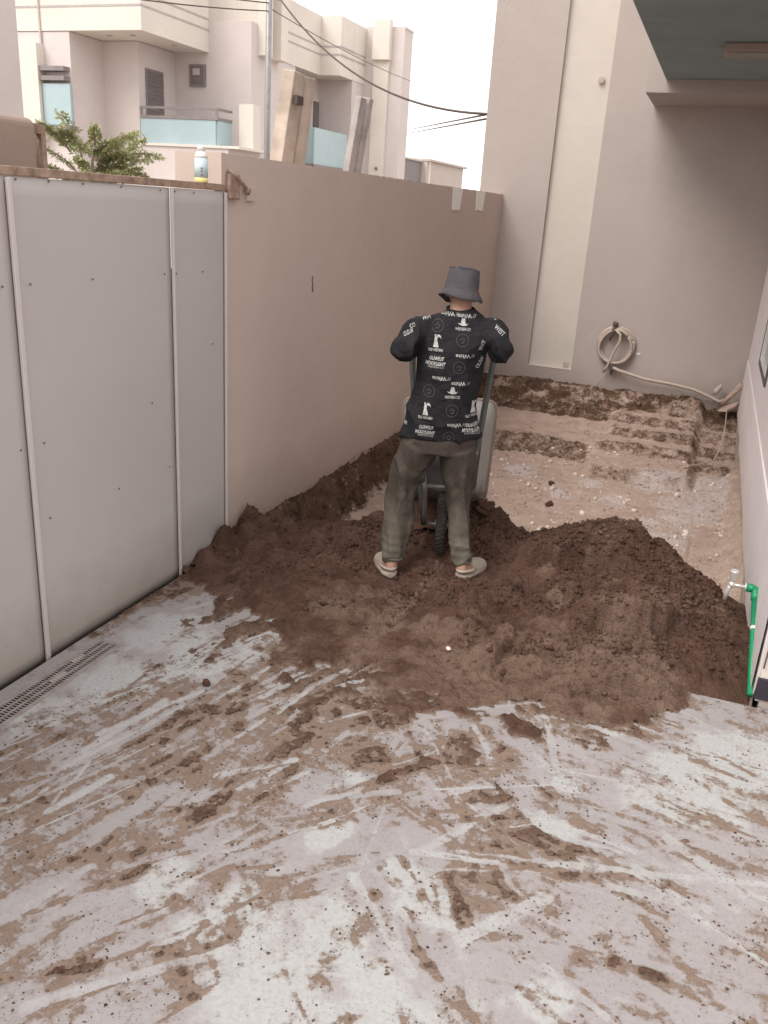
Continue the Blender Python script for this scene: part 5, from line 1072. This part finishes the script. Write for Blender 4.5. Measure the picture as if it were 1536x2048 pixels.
Lp = [(-.040, .345, .25), (-.055, .335, .36), (-.105, .345, .62), (-.138, .35, .80), (-.148, .35, .98), (-.166, .345, 1.12), (-.172, .335, 1.21), (-.175, .33, 1.31)]
Rp = [(.160, .345, .25), (.172, .335, .36), (.205, .345, .62), (.228, .35, .80), (.240, .35, .98), (.252, .345, 1.12), (.260, .335, 1.22), (.265, .33, 1.34)]
for P in (Lp, Rp):
    b = MB(); b.tube(P, .0170, 12); b.build('handle', M['btube'], bar, True)
    b = MB(); b.tube([P[-2], P[-1], tuple(Vector(P[-1])+Vector((0, 0, .01)))], [.0205, .0215, .015], 12); b.build('grip', M['black'], bar, True)
# resting legs and their cross bar stick out towards the worker
b = MB(); b.tube([(-.11, .34, .70), (-.075, .26, .70), (-.062, .19, .62), (-.055, .165, .555), (-.050, .165, .535), (-.045, .20, .50), (-.040, .30, .34), (-.04, .34, .27)], [.012, .014, .017, .018, .018, .015, .013, .012], 10)
b.build('stand', M['btube2'], bar, True)
b = MB(); b.tube([(.22, .34, .70), (.19, .26, .70), (.175, .19, .62), (.168, .165, .555), (.166, .165, .535), (.163, .20, .50), (.160, .30, .34), (.16, .34, .27)], [.012, .014, .017, .018, .018, .015, .013, .012], 10)
b.build('stand', M['btube2'], bar, True)
b = MB(); b.tube([(-.05, .165, .540), (.166, .165, .545)], .0095, 8); b.build('cross_bar', M['btube2'], bar, True)
# tray: floor towards the worker, mouth away
def traymesh(off):
    fl = [(-.135, .372+off, .462), (.235, .372+off, .462), (.245, .372+off, .84), (-.145, .372+off, .84)]; rm = [(-.180, .60, .305), (.305, .60, .315), (.318, .585, .950), (-.222, .585, .930)]
    return fl, rm
fl, rm = traymesh(0)
def rrect(q, rad, n=6):
    """rounded quadrilateral through the corner points q"""
    out = []
    for i in range(4):
        p, a_, c_ = Vector(q[i]), Vector(q[i-1]), Vector(q[(i+1) % 4]); u = (a_-p).normalized()*rad; v = (c_-p).normalized()*rad
        for k in range(n+1):
            t = k/n; out.append(p+u*(1-t)**2+v*t**2)
    return out
rings = []
for t, rad in ((0, .05), (.04, .055), (.35, .07), (.7, .075), (1, .075)):
    q = [Vector(a_).lerp(Vector(c_), t) for a_, c_ in zip(fl, rm)]; bulge = .016*math.sin(math.pi*min(t*1.2, 1)); c0 = sum(q, Vector())/4
    rings.append([p+(p-c0).normalized()*bulge for p in rrect(q, rad)])
n_ = len(rings[0]); b = MB(); V = [p for r_ in rings for p in r_]
b.add(V, [(i*n_+k, (i+1)*n_+k, (i+1)*n_+(k+1) % n_, i*n_+(k+1) % n_) for i in range(len(rings)-1) for k in range(n_)])
o = b.build('tray', M['tray'], bar, True); sm = o.modifiers.new('s', 'SOLIDIFY'); sm.thickness = .003
b = MB(); b.add([p+Vector((0, -.001, 0)) for p in rings[0]], [tuple(range(n_))]); o = b.build('tray_floor', M['trayshade'], bar); sm = o.modifiers.new('s', 'SOLIDIFY'); sm.thickness = .003
rm = [tuple(p) for p in rings[-1]]
b = MB(); b.tube(rm+[rm[0]], .009, 8); b.build('tray_rim', simple('rusty_rim', (.26, .19, .165), .6, .2, .2, 20), bar, True)
# soil sliding out of the tray
X, Y = np.meshgrid(np.linspace(-.17, .33, 70), np.linspace(.40, .95, 70))
Zs = .42-.9*np.abs(Y-.58)-.5*np.maximum(0, np.abs(X-.09)-.12)+(ridge(X*9, Y*9)-.5)*.05+(fbm(X*30, Y*30)-.5)*.03
wx = PO.x+X*math.cos(PA)-Y*math.sin(PA); wy = PO.y+X*math.sin(PA)+Y*math.cos(PA)
Zs = Zs-.05; g0 = ground_z(wx, wy); o = gridmesh('spilled_soil', wx, wy, Zs, M['soil'], keep=Zs > g0-.03, attrs={'thick': .3+0*X, 'dry': 0*X}); o['kind'] = 'stuff'; tag(o, 'loose soil just tipped out of the wheelbarrow')
x = RNG.uniform(.22, .36, 260); y = RNG.uniform(.45, .75, 260); z = .40-.9*np.abs(x-.28)*1.2+RNG.normal(0, .02, 260)
pw = np.stack([PO.x+x*math.cos(PA)-y*math.sin(PA), PO.y+x*math.sin(PA)+y*math.cos(PA), np.maximum(z-.08, ground_z(PO.x+x*math.cos(PA)-y*math.sin(PA), PO.y+x*math.sin(PA)+y*math.cos(PA)))], -1)
clods('spilled_clods', pw, RNG.uniform(.006, .02, 260), M['soil'], 'clods falling from the tipped wheelbarrow')
